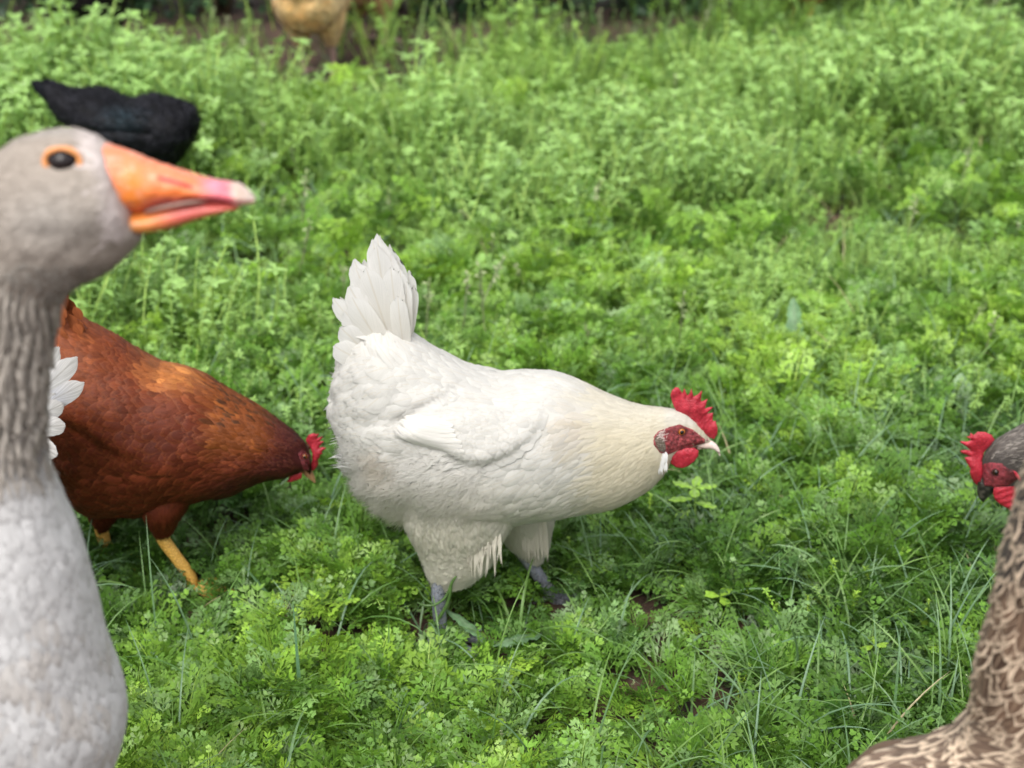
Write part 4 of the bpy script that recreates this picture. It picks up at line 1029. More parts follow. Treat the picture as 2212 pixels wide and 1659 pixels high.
    m = M(); HB = Loft(F, stations(F, [(668, 1005, 650, 1018, .75), (675, 1018, 660, 1028, .6), (680, 1030, 670, 1036, .35), (682, 1041, 677, 1042, .1)]), 60, 32, (.002, .001))
    HB.skin(m, lambda X, Y: mixc([.28, .13, .07], [.45, .25, .13], sstep(Y, 1015, 1038))); m.build('beak', MT['horn'], root)
    leg_part(root, [F.px(352, 1125, .035), F.px(350, 1158, .035), F.px(378, 1200, .035), F.px(402, 1232, .035), F.px(412, 1250, .035)], [.0105, .0094, .0086, .0086, .0092], MT['yellow'], .06, (.5, .35, .2), face=-.1)
    leg_part(root, [F.px(222, 1110, -.04), F.px(218, 1140, -.04), F.px(234, 1192, -.04), F.px(247, 1228, -.04), F.px(252, 1245, -.04)], [.0105, .0094, .0086, .0086, .0092], MT['yellow'], .06, (.5, .35, .2), face=-.1)
red_hen()

# ------------------------------------------------------------------ goose
def goose():
    F = Frame((-.62, .83))
    root = thing('goose', 'grey goose with orange bill standing tall at the left in front of the hens', 'goose', F)
    ST = [(-2050, 1700, -1960, 1800, 1.5), (-1900, 1620, -1600, 1960, 6), (-1600, 1500, -1050, 2130, 10.5), (-1300, 1370, -480, 2200, 12.5), (-1020, 1270, -100, 2050, 12.5), (-800, 1215, 180, 1800, 11.8), (-600, 1190, 273, 1590, 10.5),
          (-400, 1170, 238, 1440, 8.6), (-260, 1120, 205, 1310, 6.8), (-180, 1050, 172, 1190, 5.3), (-130, 960, 134, 1098, 4.3), (-112, 860, 97, 1000, 3.6), (-106, 740, 93, 890, 3.1), (-101, 640, 98, 800, 3.0), (-97, 540, 112, 725, 3.0),
          (-82, 440, 126, 672, 3.2), (-45, 355, 140, 640, 3.4), (25, 305, 168, 618, 3.5), (90, 285, 212, 598, 3.5), (140, 279, 252, 574, 3.3), (180, 286, 282, 550, 3.0), (206, 298, 298, 530, 2.7), (222, 308, 304, 516, 2.3)]
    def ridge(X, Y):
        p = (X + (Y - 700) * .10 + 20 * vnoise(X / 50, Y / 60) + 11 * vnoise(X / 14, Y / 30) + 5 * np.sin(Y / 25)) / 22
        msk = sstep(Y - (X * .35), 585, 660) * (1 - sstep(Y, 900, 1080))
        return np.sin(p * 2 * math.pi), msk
    def disp(X, Y):
        s_, k = ridge(X, Y)
        d = .0021 * s_ * k + .0016 * (vnoise(X / 30, Y / 30) - .5) * (Y < 620) + .002 * (vnoise(X / 85, Y / 60) - .5) * sstep(Y, 1050, 1200)
        d -= .0035 * np.exp(-((X - 130) / 52) ** 2 - ((Y - 343) / 40) ** 2)           # eye socket
        d += .002 * np.exp(-((X - 110) / 70) ** 2 - ((Y - 305) / 12) ** 2)              # brow
        d += .004 * np.exp(-((X - 160) / 80) ** 2 - ((Y - 450) / 60) ** 2)              # cheek
        return d
    L = Loft(F, stations(F, ST), 640, 176, (.02, .002), disp=disp)
    EYEP = [(130 + 38 * math.cos(a), 343 + 27 * math.sin(a)) for a in np.linspace(0, 6.28, 17)[:-1]]
    def base(X, Y):
        c = np.tile(np.array([.385, .332, .285]), X.shape + (1,)) if X.ndim else np.array([.4, .35, .31])
        c = mixc(c, [.48, .44, .40], .7 * np.exp(-((X - 120) / 110) ** 2 - ((Y - 470) / 60) ** 2))
        c = mixc(c, [.47, .43, .39], .6 * sstep(300 - Y, -10, 15))
        c = mixc(c, [.70, .62, .60], .8 * np.exp(-((sdpoly(X, Y, [(205, 290), (228, 300), (262, 400), (262, 500), (246, 500), (246, 400), (210, 330)])) / 16) ** 2) * (X > 175) * (Y < 510))
        c = mixc(c, [.27, .225, .19], .8 * sstep(Y + X * .12, 560, 640) * (1 - sstep(Y, 780, 1040)))
        c = mixc(c, [.63, .62, .615], sstep(Y, 800, 1110))
        c = mixc(c, [.50, .44, .38], .5 * sstep(vnoise(X / 75 + 3, Y / 20), .56, .8) * sstep(Y, 1230, 1380) * sstep(X, -2000, 80))
        c = mixc(c, [.38, .35, .33], .8 * sstep(-X, 250, 800) * sstep(1650 - Y, 0, 200))
        return c
    def colr(X, Y, r):
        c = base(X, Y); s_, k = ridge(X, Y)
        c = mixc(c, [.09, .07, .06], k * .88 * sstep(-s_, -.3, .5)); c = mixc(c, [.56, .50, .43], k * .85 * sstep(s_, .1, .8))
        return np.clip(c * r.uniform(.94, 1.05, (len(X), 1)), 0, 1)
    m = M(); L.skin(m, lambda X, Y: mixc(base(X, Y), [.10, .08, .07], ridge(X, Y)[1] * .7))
    flow = flowfield(F, [(220, 350, -1, -.3), (220, 480, -1, .4), (150, 300, -1, .05), (60, 330, -1, .35), (130, 420, -1, .25), (200, 540, -1, .3), (60, 450, -1, .6), (100, 560, -.7, 1), (20, 560, -.5, 1), (60, 650, -.2, 1), (90, 760, 0, 1), (20, 760, .02, 1),
                         (60, 950, .02, 1), (120, 1100, .15, 1), (200, 1300, .1, 1), (230, 1500, 0, 1), (100, 1400, -.05, 1), (200, 1650, -.2, 1), (-100, 900, 0, 1), (-300, 1300, -1, .7), (-800, 1500, -1, .3), (-1500, 1700, -1, .1)])
    bad = lambda X, Y: ((X - 130) / 38) ** 2 + ((Y - 343) / 27) ** 2 < 1.05
    onneck = lambda X, Y: sstep(Y + X * .1, 560, 640) * (1 - sstep(Y, 900, 1050)); low = lambda Y: sstep(Y, 950, 1150)
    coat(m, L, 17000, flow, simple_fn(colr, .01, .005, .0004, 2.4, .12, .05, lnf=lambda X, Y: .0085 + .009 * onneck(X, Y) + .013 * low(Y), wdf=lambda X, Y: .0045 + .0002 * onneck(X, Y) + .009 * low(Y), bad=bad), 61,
         keep=lambda X, Y: sstep(X, -420, -150) * (1 + 3.5 * (1 - sstep(Y, 900, 1100))), jitter=.13, alpha=.95, nv=5)
    coat(m, L, 2600, flow, simple_fn(colr, .05, .035, .002, 3, .06, .06), 62, keep=lambda X, Y: 1 - sstep(X, -500, -300), jitter=.08)
    def nf(X, Y, r):
        n = len(X); s_, k = ridge(X, Y); on = (k > .2) & (s_ > .15)
        return dict(ln=np.where(on, r.uniform(.012, .024, n), .0002), wd=r.uniform(.0018, .0034, n), lift=r.uniform(.001, .0035, n), pw=np.full(n, 1.5), rag=.2, cup=.25, col=mixc([.44, .39, .34], [.64, .58, .51], r.random(n)) * .9)
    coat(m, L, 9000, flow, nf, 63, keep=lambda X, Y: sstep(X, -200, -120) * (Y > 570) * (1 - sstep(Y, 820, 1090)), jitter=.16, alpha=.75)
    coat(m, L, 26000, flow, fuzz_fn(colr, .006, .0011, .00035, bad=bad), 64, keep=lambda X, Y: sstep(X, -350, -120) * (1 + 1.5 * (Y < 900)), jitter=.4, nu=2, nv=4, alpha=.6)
    m.build('body', MT['goose'], root)
    for far in (False, True):
        WG = [(-1900, 1660), (-1400, 1480), (-900, 1330), (-620, 1330), (-520, 1450), (-650, 1650), (-1000, 1850), (-1500, 1900), (-1850, 1800)]
        m = M(); patch(m, L, WG, .004, 90, (.36, .33, .31), 'far' if far else 'near'); msk = ~L.nearmask if far else L.nearmask
        coat(m, L, 260, flow, simple_fn(lambda X, Y, r: np.tile([.34, .31, .29], (len(X), 1)) * r.uniform(.8, 1.2, (len(X), 1)), .09, .04, .004, 3, .04, .05), 65, keep=lambda X, Y: (sdpoly(X, Y, WG) > 5) * msk[None], jitter=.05)
        m.build('wing', MT['goose'], root)
    m = M(); r = np.random.default_rng(66)
    for k in range(9): feather(m, F.px(-1880, 1700, .01 * (k - 4)), F.px(-2420, 1730 + 12 * abs(k - 4), .03 * (k - 4)), (0, 0, 1), .045, [.5, .48, .46], pw=4, rng=r)
    m.build('tail', MT['goose'], root)
    # bill
    def bcol(X, Y):
        c = mixc([.88, .215, .04], [.86, .26, .13], sstep(420 - (X - 250) * .12 - Y, -25, 30))
        c = mixc(c, [.93, .33, .03], .65 * np.exp(-((X - 285) / 32) ** 2 - ((Y - 400) / 38) ** 2))
        c = mixc(c, [.84, .20, .22], .75 * sstep(Y, 418 - (X - 290) * .02, 440) * sstep(X, 285, 360))
        c = mixc(c, [.74, .17, .24], .9 * sstep(X, 405, 475)); c = mixc(c, [.80, .32, .42], .7 * np.exp(-((X - 460) / 22) ** 2 - ((Y - 400) / 10) ** 2))
        c = mixc(c, [.66, .50, .42], sstep(X - (Y - 415) * .25, 488, 512)); c = mixc(c, [.80, .68, .60], .6 * sstep(X, 515, 540))
        k = np.exp(-((Y - (384 + (X - 345) * .29)) / 4.2) ** 2) * sstep(X, 335, 350) * (1 - sstep(X, 405, 430)); c = mixc(c, [.42, .02, .06], k * .95)
        c = mixc(c, [.90, .62, .55], .22 * sstep(vnoise(X / 13, Y / 9), .62, .78) * (1 - sstep(X, 290, 330)))
        c = mixc(c, [.5, .05, .06], .65 * np.exp(-((Y - np.interp(X, [255, 293, 330, 366, 439, 498, 524], [452, 453, 443, 434, 427, 431, 436])) / 3.5) ** 2))
        return c
    def bdisp(X, Y):
        return -.0016 * np.exp(-((Y - (386 + (X - 345) * .29)) / 5) ** 2) * sstep(X, 335, 350) * (1 - sstep(X, 405, 430)) + .0009 * (vnoise(X / 20, Y / 12) - .5) + .0008 * np.exp(-((X - 512) / 12) ** 2)
    UB = Loft(F, stations(F, [(214, 306, 246, 452, 1.75), (240, 313, 268, 458, 1.7), (278, 325, 305, 457, 1.6), (322, 344, 338, 447, 1.45), (381, 363, 380, 438, 1.3), (435, 381, 436, 432, 1.2), (486, 391, 486, 435, 1.15), (518, 399, 514, 440, 1.0), (538, 410, 534, 442, .75), (548, 422, 546, 440, .42)]), 150, 72, (.004, .0015), disp=bdisp)
    m = M(); UB.skin(m, bcol); b = m.build('upper_bill', MT['bill'], root)
    def lcol(X, Y):
        c = mixc([.78, .27, .06], [.62, .12, .10], sstep(X, 300, 400)); c = mixc(c, [.45, .2, .06], .5 * sstep(Y - np.interp(X, [270, 350, 440, 515], [480, 486, 458, 444]), -3, 8))
        k = np.exp(-((Y - np.interp(X, [300, 366, 450], [464, 448, 438])) / 6) ** 2) * sstep(X, 303, 325) * (1 - sstep(X, 425, 452))
        return mixc(c, [.26, .12, .10], k * .9)
    LB = Loft(F, stations(F, [(236, 448, 262, 498, 1.5), (262, 450, 286, 501, 1.42), (310, 450, 322, 503, 1.32), (360, 439, 372, 494, 1.18), (420, 430, 428, 476, 1.02), (480, 430, 485, 460, .88), (512, 435, 515, 452, .6)]), 120, 56, (.004, .002))
    m = M(); LB.skin(m, lcol); m.build('lower_bill', MT['bill'], root)
    m = M()     # the tongue edge showing in the gape
    tube(m, [F.px(312, 458, .0108), F.px(360, 446, .0112), F.px(405, 438, .0105), F.px(445, 434, .009)], [.0006, .0012, .0012, .0006], (.30, .17, .13), n=8); m.build('tongue', MT['horn'], root)
    for side in ('near', 'far'):
        i, j = L.find(130, 343 + 22 * (side == 'far'), side == 'far'); c = L.ev(L.P, np.array(i), np.array(j)); sg = F.near if side == 'near' else -F.near
        out = unit(np.array([.10, sg, .10])); A = unit(np.cross(out, [0, 0, 1.])); B = np.cross(out, A)
        m = M(); ball(m, c - out * .0030, .0099, (.014, .009, .009), (1, 1, .76), n=24); e = m.build('eye', MT['eye'], root)
        V = []
        for q in np.linspace(0, 2 * math.pi, 41):
            p = c + A * math.cos(q) * .0104 + B * math.sin(q) * .0076 + out * .0018; rd = unit(A * math.cos(q) + B * math.sin(q)); tk = .0016 * (1.0 + .15 * math.sin(q * 5))
            V.append([p + (rd * math.cos(z) + out * math.sin(z) * .8) * tk for z in np.arange(10) * math.pi / 5])
        m = M(); m.add(np.array(V), gridfaces(41, 10, True), (.86, .36, .12)); m.build('eyelid', MT['bill'], e)
    for o in (.07, -.07):
        leg_part(root, [F.px(-600, 2050, o), F.px(-640, 2250, o), np.array([F.px(-600, 2050)[0] - .0, F.near * o, .12]), np.array([F.px(-600, 2050)[0] + .02, F.near * o, .03])], [.03, .014, .011, .012], MT['yellow'], .085, (.3, .2, .15), webbed=True)
goose()

# ------------------------------------------------------------------ speckled bird, bottom right
def speckled():
    F = Frame((.42, .82)); root = thing('hen', 'brown hen with buff laced feathers seen close up from behind at the bottom right corner', 'hen', F)
    ST = [(1180, 1985, 1230, 2070, 1), (1330, 1880, 1480, 2140, 4.5), (1500, 1795, 1800, 2260, 7.5), (1750, 1745, 2130, 2330, 9.5), (1862, 1670, 2420, 2330, 10.3), (1985, 1638, 2610, 2180, 10), (2062, 1605, 2690, 1980, 8.5),
          (2100, 1552, 2680, 1770, 6.8), (2112, 1475, 2600, 1590, 5.4), (2128, 1400, 2530, 1450, 4.6), (2150, 1300, 2470, 1320, 4), (2180, 1190, 2440, 1190, 3.4), (2202, 1100, 2425, 1080, 3.0), (2228, 1010, 2450, 990, 2.8), (2280, 940, 2490, 950, 2.6), (2320, 890, 2500, 960, 2.0), (2400, 890, 2520, 950, 1.2)]
    L = Loft(F, stations(F, ST), 420, 128, (.01, .01), disp=lambda X, Y: .004 * (vnoise(X / 60, Y / 60) - .5))
    def base(X, Y):
        c = mixc([.055, .030, .018], [.13, .078, .05], sstep(vnoise(X / 90, Y / 70), .35, .7)); c = mixc(c, [.035, .028, .026], sstep(1230 - Y, -30, 60))
        return mixc(c, [.22, .15, .11], .5 * sstep(Y, 1540, 1600))
    colr = lambda X, Y, r: base(X, Y) * r.uniform(.8, 1.2, (len(X), 1))
    m = M(); L.skin(m, base)
    flow = flowfield(F, [(2250, 1000, -.6, .6), (2210, 1150, -.1, 1), (2180, 1300, -.15, 1), (2150, 1420, -.2, 1), (2130, 1520, -.6, .8), (2080, 1590, -1, .35), (1950, 1630, -1, .25), (1850, 1650, -1, .2), (2200, 1600, -1, .5), (2200, 1500, -.4, 1), (1600, 1800, -1, .4)])
    coat(m, L, 3000, flow, simple_fn(colr, .03, .012, .003, 2.5, .03, .14, lnf=lambda X, Y: .030 + .012 * sstep(Y, 1500, 1620) + .006 * sstep(1230 - Y, 0, 60), wdf=lambda X, Y: .0155 + .003 * sstep(Y, 1520, 1620)), 71, keep=lambda X, Y: .5 + 3 * (Y < 1750), jitter=.12, alpha=.92, nu=7, nv=8)
    m.build('body', MT['laced'], root)
    for far in (False, True):
        WG = [(1400, 1950), (1700, 1830), (2000, 1780), (2250, 1850), (2350, 1980), (2200, 2120), (1900, 2160), (1550, 2080)]
        m = M(); patch(m, L, WG, .008, 40, (.13, .08, .05), 'far' if far else 'near'); msk = ~L.nearmask if far else L.nearmask
        coat(m, L, 260, flow, simple_fn(colr, .05, .022, .003, 3, .06, .08), 72, keep=lambda X, Y: (sdpoly(X, Y, WG) > 5) * msk[None], jitter=.06)
        m.build('wing', MT['laced'], root)
    m = M(); r = np.random.default_rng(73)
    for k in range(12): feather(m, F.px(1260, 2010, .006 * (k - 6)), F.px(980 + 12 * k, 1800 + 20 * abs(k - 6), .012 * (k - 6)), (0, F.near * (1 if k > 6 else -1), .4), .035, [.12, .07, .04], pw=4, rng=r)
    m.build('tail', MT['laced'], root)
    m = M(); HB = Loft(F, stations(F, [(2440, 900, 2520, 950, 1.0), (2490, 925, 2540, 965, .7), (2530, 955, 2552, 978, .35), (2550, 985, 2556, 990, .1)]), 50, 28, (.002, .001)); HB.skin(m, lambda X, Y: np.tile([.12, .09, .06], (X.size, 1))); m.build('beak', MT['horn'], root)
    m = M(); inflate(m, flat2(F, [(2330, 900), (2330, 840), (2350, 860), (2370, 810), (2390, 845), (2420, 810), (2430, 855), (2460, 850), (2450, 900), (2490, 930), (2440, 930), (2380, 910)]), planeto3(0), .008, .01, .003); m.build('comb', MT['comb'], root)
    sides_eye(root, L, F, 2420, 930, .0045, (.4, .15, .03), ((.6, .4, .4), .001, None))
    for o in (.05, -.05):
        x0 = F.px(2200, 2100)[0]; leg_part(root, [np.array([x0, F.near * o, .22]), np.array([x0 - .01, F.near * o, .13]), np.array([x0, F.near * o, .06]), np.array([x0 + .01, F.near * o, .02])], [.028, .010, .008, .008], MT['yellow'], .06)
speckled()

# ------------------------------------------------------------------ grey hen entering from the right
def grey_hen():
    F = Frame((.82, 1.58), math.pi); root = thing('hen', 'dark grey hen with red comb and black beak reaching in at the right edge', 'hen', F)
    ST = [(2800, 830, 2790, 960, 2), (2720, 790, 2720, 1130, 6), (2600, 800, 2620, 1200, 8.6), (2470, 800, 2500, 1210, 8.6), (2375, 822, 2405, 1180, 7.6), (2300, 858, 2335, 1120, 5.4), (2245, 898, 2272, 1075, 3.8), (2205, 921, 2222, 1060, 2.7), (2172, 939, 2190, 1054, 2.25), (2146, 957, 2160, 1054, 2.0), (2129, 982, 2140, 1054, 1.6), (2121, 1010, 2128, 1052, 1.05), (2119, 1034, 2124, 1052, .7)]
    FACE = [(2122, 1002), (2140, 998), (2165, 1000), (2176, 1010), (2190, 1015), (2200, 1035), (2180, 1050), (2150, 1054), (2126, 1050), (2121, 1030)]
    L = Loft(F, stations(F, ST), 300, 112, (.01, .004))
    base = lambda X, Y: mixc([.11, .092, .08], [.06, .05, .045], sstep(Y, 960, 1000))
    colr = lambda X, Y, r: mixc(base(X, Y), [.34, .30, .26], r.uniform(0, .6, len(X)) * (r.random(len(X)) < .6)) * r.uniform(.7, 1.2, (len(X), 1))
    m = M(); L.skin(m, base); bad = lambda X, Y: sdpoly(X, Y, FACE) > -3
    flow = flowfield(F, [(2130, 1000, .6, -1), (2160, 970, 1, -.5), (2200, 980, 1, -.2), (2250, 950, 1, -.3), (2350, 950, 1, .1), (2500, 1000, 1, .2), (2700, 900, 1, -.2)])
    coat(m, L, 3600, flow, simple_fn(colr, .02, .01, .0007, 2, .1, .06, lnf=lambda X, Y: .008 + .014 * sstep(X, 2150, 2300), wdf=lambda X, Y: .0026 + .012 * sstep(X, 2230, 2400), bad=bad), 81, keep=lambda X, Y: 1 + 14 * (X < 2280), jitter=.14, alpha=.92)
    coat(m, L, 2500, flow, fuzz_fn(colr, .006, .0015, bad=bad), 82, jitter=.3, nu=2, nv=4, alpha=.6)
    m.build('body', MT['grey'], root)
    WG = [(2360, 950), (2450, 870), (2600, 860), (2740, 880), (2700, 980), (2560, 1060), (2420, 1050)]
    for far in (False, True):
        m = M(); patch(m, L, WG, .006, 12, (.14, .12, .11), 'far' if far else 'near'); msk = ~L.nearmask if far else L.nearmask
        coat(m, L, 260, flow, simple_fn(colr, .03, .016, .0015, 3, .06, .06), 83, keep=lambda X, Y: (sdpoly(X, Y, WG) > 2) * msk[None], jitter=.08); m.build('wing', MT['grey'], root)
    m = M(); r = np.random.default_rng(84)
    for k in range(14): feather(m, F.px(2770, 860, .003 * (k - 7)), F.px(2900 - 9 * k, 740 - 6 * k + .6 * (k - 7) ** 2, .005 * (k - 7)), (0, 1 if k > 7 else -1, .1), .028, [.13, .11, .10], pw=4, rng=r)
    m.build('tail', MT['grey'], root)
    cs = lambda L_: [(1998 + a * .16275, 891 + b * .16275) for a, b in L_]
    COMB = cs([(920, 350), (880, 290), (800, 255), (700, 248), (640, 290), (600, 262), (590, 300), (545, 312), (610, 355), (560, 380), (470, 372), (460, 390), (540, 450), (610, 510), (540, 505), (475, 515), (490, 545), (600, 590), (530, 605), (570, 690), (600, 740), (590, 780), (610, 850), (650, 930), (705, 985), (740, 930), (780, 880), (760, 760), (755, 650), (790, 540), (870, 440)])
    m = M(); inflate(m, flat2(F, COMB), planeto3(0), .0075, .009, .0013, noise=.001, bend=lambda V: .002 * np.sin(V[:, 1] * 130)); m.build('comb', MT['comb'], root)
    WAT = cs([(910, 1010), (905, 1080), (930, 1160), (1000, 1220), (1090, 1270), (1180, 1320), (1290, 1330), (1330, 1200), (1300, 1000), (1180, 950), (1020, 960), (940, 980)])
    for o in (.012, -.012):
        m = M(); inflate(m, flat2(F, WAT, .012), planeto3(F.near * o), .006, .009, .0014, noise=.001, bend=lambda V: .0005 * np.sin((V[:, 1] + V[:, 0] * .4) * 620)); m.build('wattle', MT['comb'], root)
    LOB = cs([(1170, 765), (1215, 790), (1290, 880), (1400, 960), (1330, 990), (1270, 930), (1200, 840)])
    m = M(); inflate(m, flat2(F, LOB, .024), planeto3(F.near * .024), .004, .004, .0014, col=(1.2, 1.6, 1.5)); m.build('earlobe', MT['comb'], root)
    for side in ('near', 'far'):
        m = M(); patch(m, L, FACE, .0014, 4, None, side, noise=.0012, cfn=lambda X, Y: mixc([1, 1, 1], [.35, .3, .3], sstep(X, 2160, 2185))); m.build('face_skin', MT['darkface'], root)
    sides_eye(root, L, F, 2151, 1020, .0046, (.05, .02, .01), ((.25, .15, .15), .001, MT['darkface']), .1)
    m = M(); HB = Loft(F, stations(F, [(2112, 1040, 2152, 1046, .8), (2111, 1052, 2150, 1058, .75), (2111, 1064, 2138, 1070, .55), (2114, 1075, 2130, 1078, .35), (2121, 1083, 2125, 1084, .1)]), 60, 36, (.002, .001))
    HB.skin(m, lambda X, Y: mixc([.018, .016, .015], [.07, .06, .05], sstep(vnoise(X / 6, Y / 6), .4, .8))); m.build('beak', MT['horn'], root)
    for o in (.045, -.045):
        x0 = F.px(2480, 1000)[0]; leg_part(root, [np.array([x0, F.near * o, .16]), np.array([x0 - .015, F.near * o, .10]), np.array([x0, F.near * o, .05]), np.array([x0 + .01, F.near * o, .015])], [.026, .009, .007, .0075], MT['slate'])
grey_hen()

# ------------------------------------------------------------------ pale bird behind the goose's neck: only its tail end shows
def pale_hen():
    F = Frame((-.78, 1.46), math.pi); root = thing('hen', 'pale grey hen almost hidden behind the goose, only its tail fan showing beside the neck', 'hen', F)
    ST = [(70, 860, 64, 930, 1.5), (30, 830, 30, 990, 4.5), (-60, 815, -60, 1080, 7), (-160, 820, -160, 1140, 8), (-260, 820, -260, 1150, 8), (-350, 800, -360, 1110, 7), (-420, 740, -450, 1020, 5), (-460, 660, -510, 900, 3.4), (-475, 600, -540, 760, 2.6), (-500, 560, -555, 660, 2.0), (-540, 560, -565, 630, 1.2)]
    L = Loft(F, stations(F, ST), 240, 96, (.01, .006)); base = lambda X, Y: np.tile([.62, .61, .62], (np.size(X), 1))
    m = M(); L.skin(m, base); flow = flowfield(F, [(0, 900, 1, 0), (-200, 900, 1, .2), (-400, 900, 1, .5), (-500, 650, .5, 1)])
    coat(m, L, 1500, flow, simple_fn(lambda X, Y, r: base(X, Y) * r.uniform(.9, 1.1, (len(X), 1)), .028, .018, .001, 3), 91); m.build('body', MT['white'], root)
    m = M(); r = np.random.default_rng(92)
    TF = [(40, 880, 128, 748, 42, 0), (40, 890, 167, 772, 46, 1), (42, 900, 182, 828, 46, 2), (42, 905, 170, 838, 40, 0), (44, 915, 137, 872, 44, 3), (44, 925, 141, 918, 46, 4), (44, 935, 124, 985, 44, 5), (44, 915, 120, 850, 40, 1), (44, 940, 108, 1010, 40, 3)]
    for k, (a, b, c, d, w, z) in enumerate(TF):
        for sg in (1, -1):
            feather(m, F.px(a, b, .006 * sg), F.px(c - (6 if sg < 0 else 0), d, (.01 + .003 * z) * sg), (r.uniform(-.1, .1), F.near * sg, .1), w / 1760, np.array([.60, .61, .66] if k in (2, 3) else [.72, .71, .71]) * r.uniform(.93, 1.03), bend=.05, cup=.07, pw=5, rag=.03, rng=r, tipc=[.62, .60, .58], nu=11, nv=16)
    m.build('tail', MT['pale'], root)
    m = M(); inflate(m, flat2(F, [(-500, 560), (-510, 520), (-530, 545), (-540, 515), (-555, 548), (-575, 530), (-570, 570), (-585, 590), (-550, 585)]), planeto3(0), .006, .008, .002); m.build('comb', MT['comb'], root)
    m = M(); HB = Loft(F, stations(F, [(-560, 575, -566, 610, .8), (-580, 585, -584, 612, .5), (-600, 605, -600, 612, .1)]), 40, 24, (.002, .001)); HB.skin(m, lambda X, Y: np.tile([.5, .4, .3], (X.size, 1))); m.build('beak', MT['horn'], root)
    sides_eye(root, L, F, -548, 590, .004, (.4, .15, .03), ((.6, .4, .4), .001, None))
    for o in (.045, -.045):
        x0 = F.px(-220, 1000)[0]; leg_part(root, [np.array([x0, F.near * o, .2]), np.array([x0 - .015, F.near * o, .11]), np.array([x0, F.near * o, .05]), np.array([x0 + .01, F.near * o, .015])], [.026, .009, .007, .0075], MT['slate'])
pale_hen()

# ------------------------------------------------------------------ black hen, head down in the weeds
def black_hen():
    g = ground(300, 492); F = Frame((g[0], g[1])); root = thing('hen', 'black hen with raised tail feeding just beyond the goose head and its bill', 'hen', F)
    ST = [(98, 176, 98, 203, 1.1), (128, 186, 118, 232, 3), (162, 195, 142, 262, 5.4), (215, 194, 188, 292, 8), (281, 217, 268, 328, 9.3), (332, 207, 330, 352, 9.3), (372, 216, 375, 350, 8.4), (402, 226, 398, 328, 6.6), (418, 238, 412, 306, 4.6), (426, 254, 420, 285, 2)]
    L = Loft(F, stations(F, ST), 260, 112, (.004, .01), disp=lambda X, Y: .008 * np.exp(-((X - 300) / 60) ** 2 - ((Y - 268) / 30) ** 2) - .008 * np.exp(-((Y - 287 - (X - 300) * .05) / 6) ** 2) * (X < 330) + .006 * (vnoise(X / 25, Y / 20) - .5))
    base = lambda X, Y: mixc([.010, .010, .013], [.012, .022, .028], np.exp(-((X - 290) / 40) ** 2 - ((Y - 262) / 22) ** 2))  # bluish sheen on the wing painted into the black
    colr = lambda X, Y, r: base(X, Y) * r.uniform(.5, 1.8, (len(X), 1))
    m = M(); L.skin(m, base); flow = flowfield(F, [(400, 260, -1, -.3), (300, 230, -1, 0), (300, 290, -1, .2), (200, 230, -1, -.2), (130, 210, -1, -.5)])
    coat(m, L, 1900, flow, simple_fn(colr, .036, .022, .006, 3, .2, .08), 101, jitter=.15); coat(m, L, 6000, flow, fuzz_fn(colr, .024, .009, .0014), 102, jitter=.4, nu=2, nv=4, alpha=.6)
    N = Loft(F, [((F.px(a, b) + F.px(c, d)) / 2, (F.px(c, d) - F.px(a, b)) / 2, w / 100) for a, b, c, d, w in [(330, 290, 412, 280, 4.5), (322, 335, 392, 322, 3.8), (322, 372, 376, 368, 2.8), (330, 405, 370, 405, 2.0), (338, 432, 366, 434, 1.2)]], 80, 48, (.02, .01)); N.skin(m, base)
    coat(m, N, 500, flowfield(F, [(400, 350, 0, -1)]), simple_fn(colr, .022, .009, .001, 2), 103); m.build('body', MT['black'], root)
    m = M(); r = np.random.default_rng(104)
    for k in range(26):
        t = r.random(); sg = 1 if k % 2 else -1
        feather(m, F.px(135 + 25 * t, 205 + 12 * t, .006 * sg), F.px(68 + 12 * t + r.uniform(-4, 4), 172 + 30 * t * r.random() + 4, (.01 + .012 * r.random()) * sg), (0, F.near * sg, .2), .026, np.array([.012, .013, .018]) * r.uniform(.6, 1.5), pw=3.2, rag=.1, rng=r)
    m.build('tail', MT['black'], root)
    m = M(); inflate(m, flat2(F, [(370, 400), (380, 395), (378, 405), (386, 406), (380, 414), (386, 420), (374, 426), (364, 424)]), planeto3(0), .006, .008, .003); m.build('comb', MT['comb'], root)
    m = M(); HB = Loft(F, stations(F, [(364, 428, 346, 436, .7), (362, 440, 352, 442, .4), (360, 448, 356, 449, .1)]), 40, 24, (.002, .001)); HB.skin(m, lambda X, Y: np.tile([.05, .04, .04], (X.size, 1))); m.build('beak', MT['horn'], root)
    for o, x in ((.05, 275), (-.05, 320)):
        x0 = F.px(x, 340)[0]; leg_part(root, [np.array([x0, F.near * o, .17]), np.array([x0 - .01, F.near * o, .10]), np.array([x0, F.near * o, .05]), np.array([x0 + .01, F.near * o, .015])], [.03, .009, .007, .0075], MT['slate'])
black_hen()

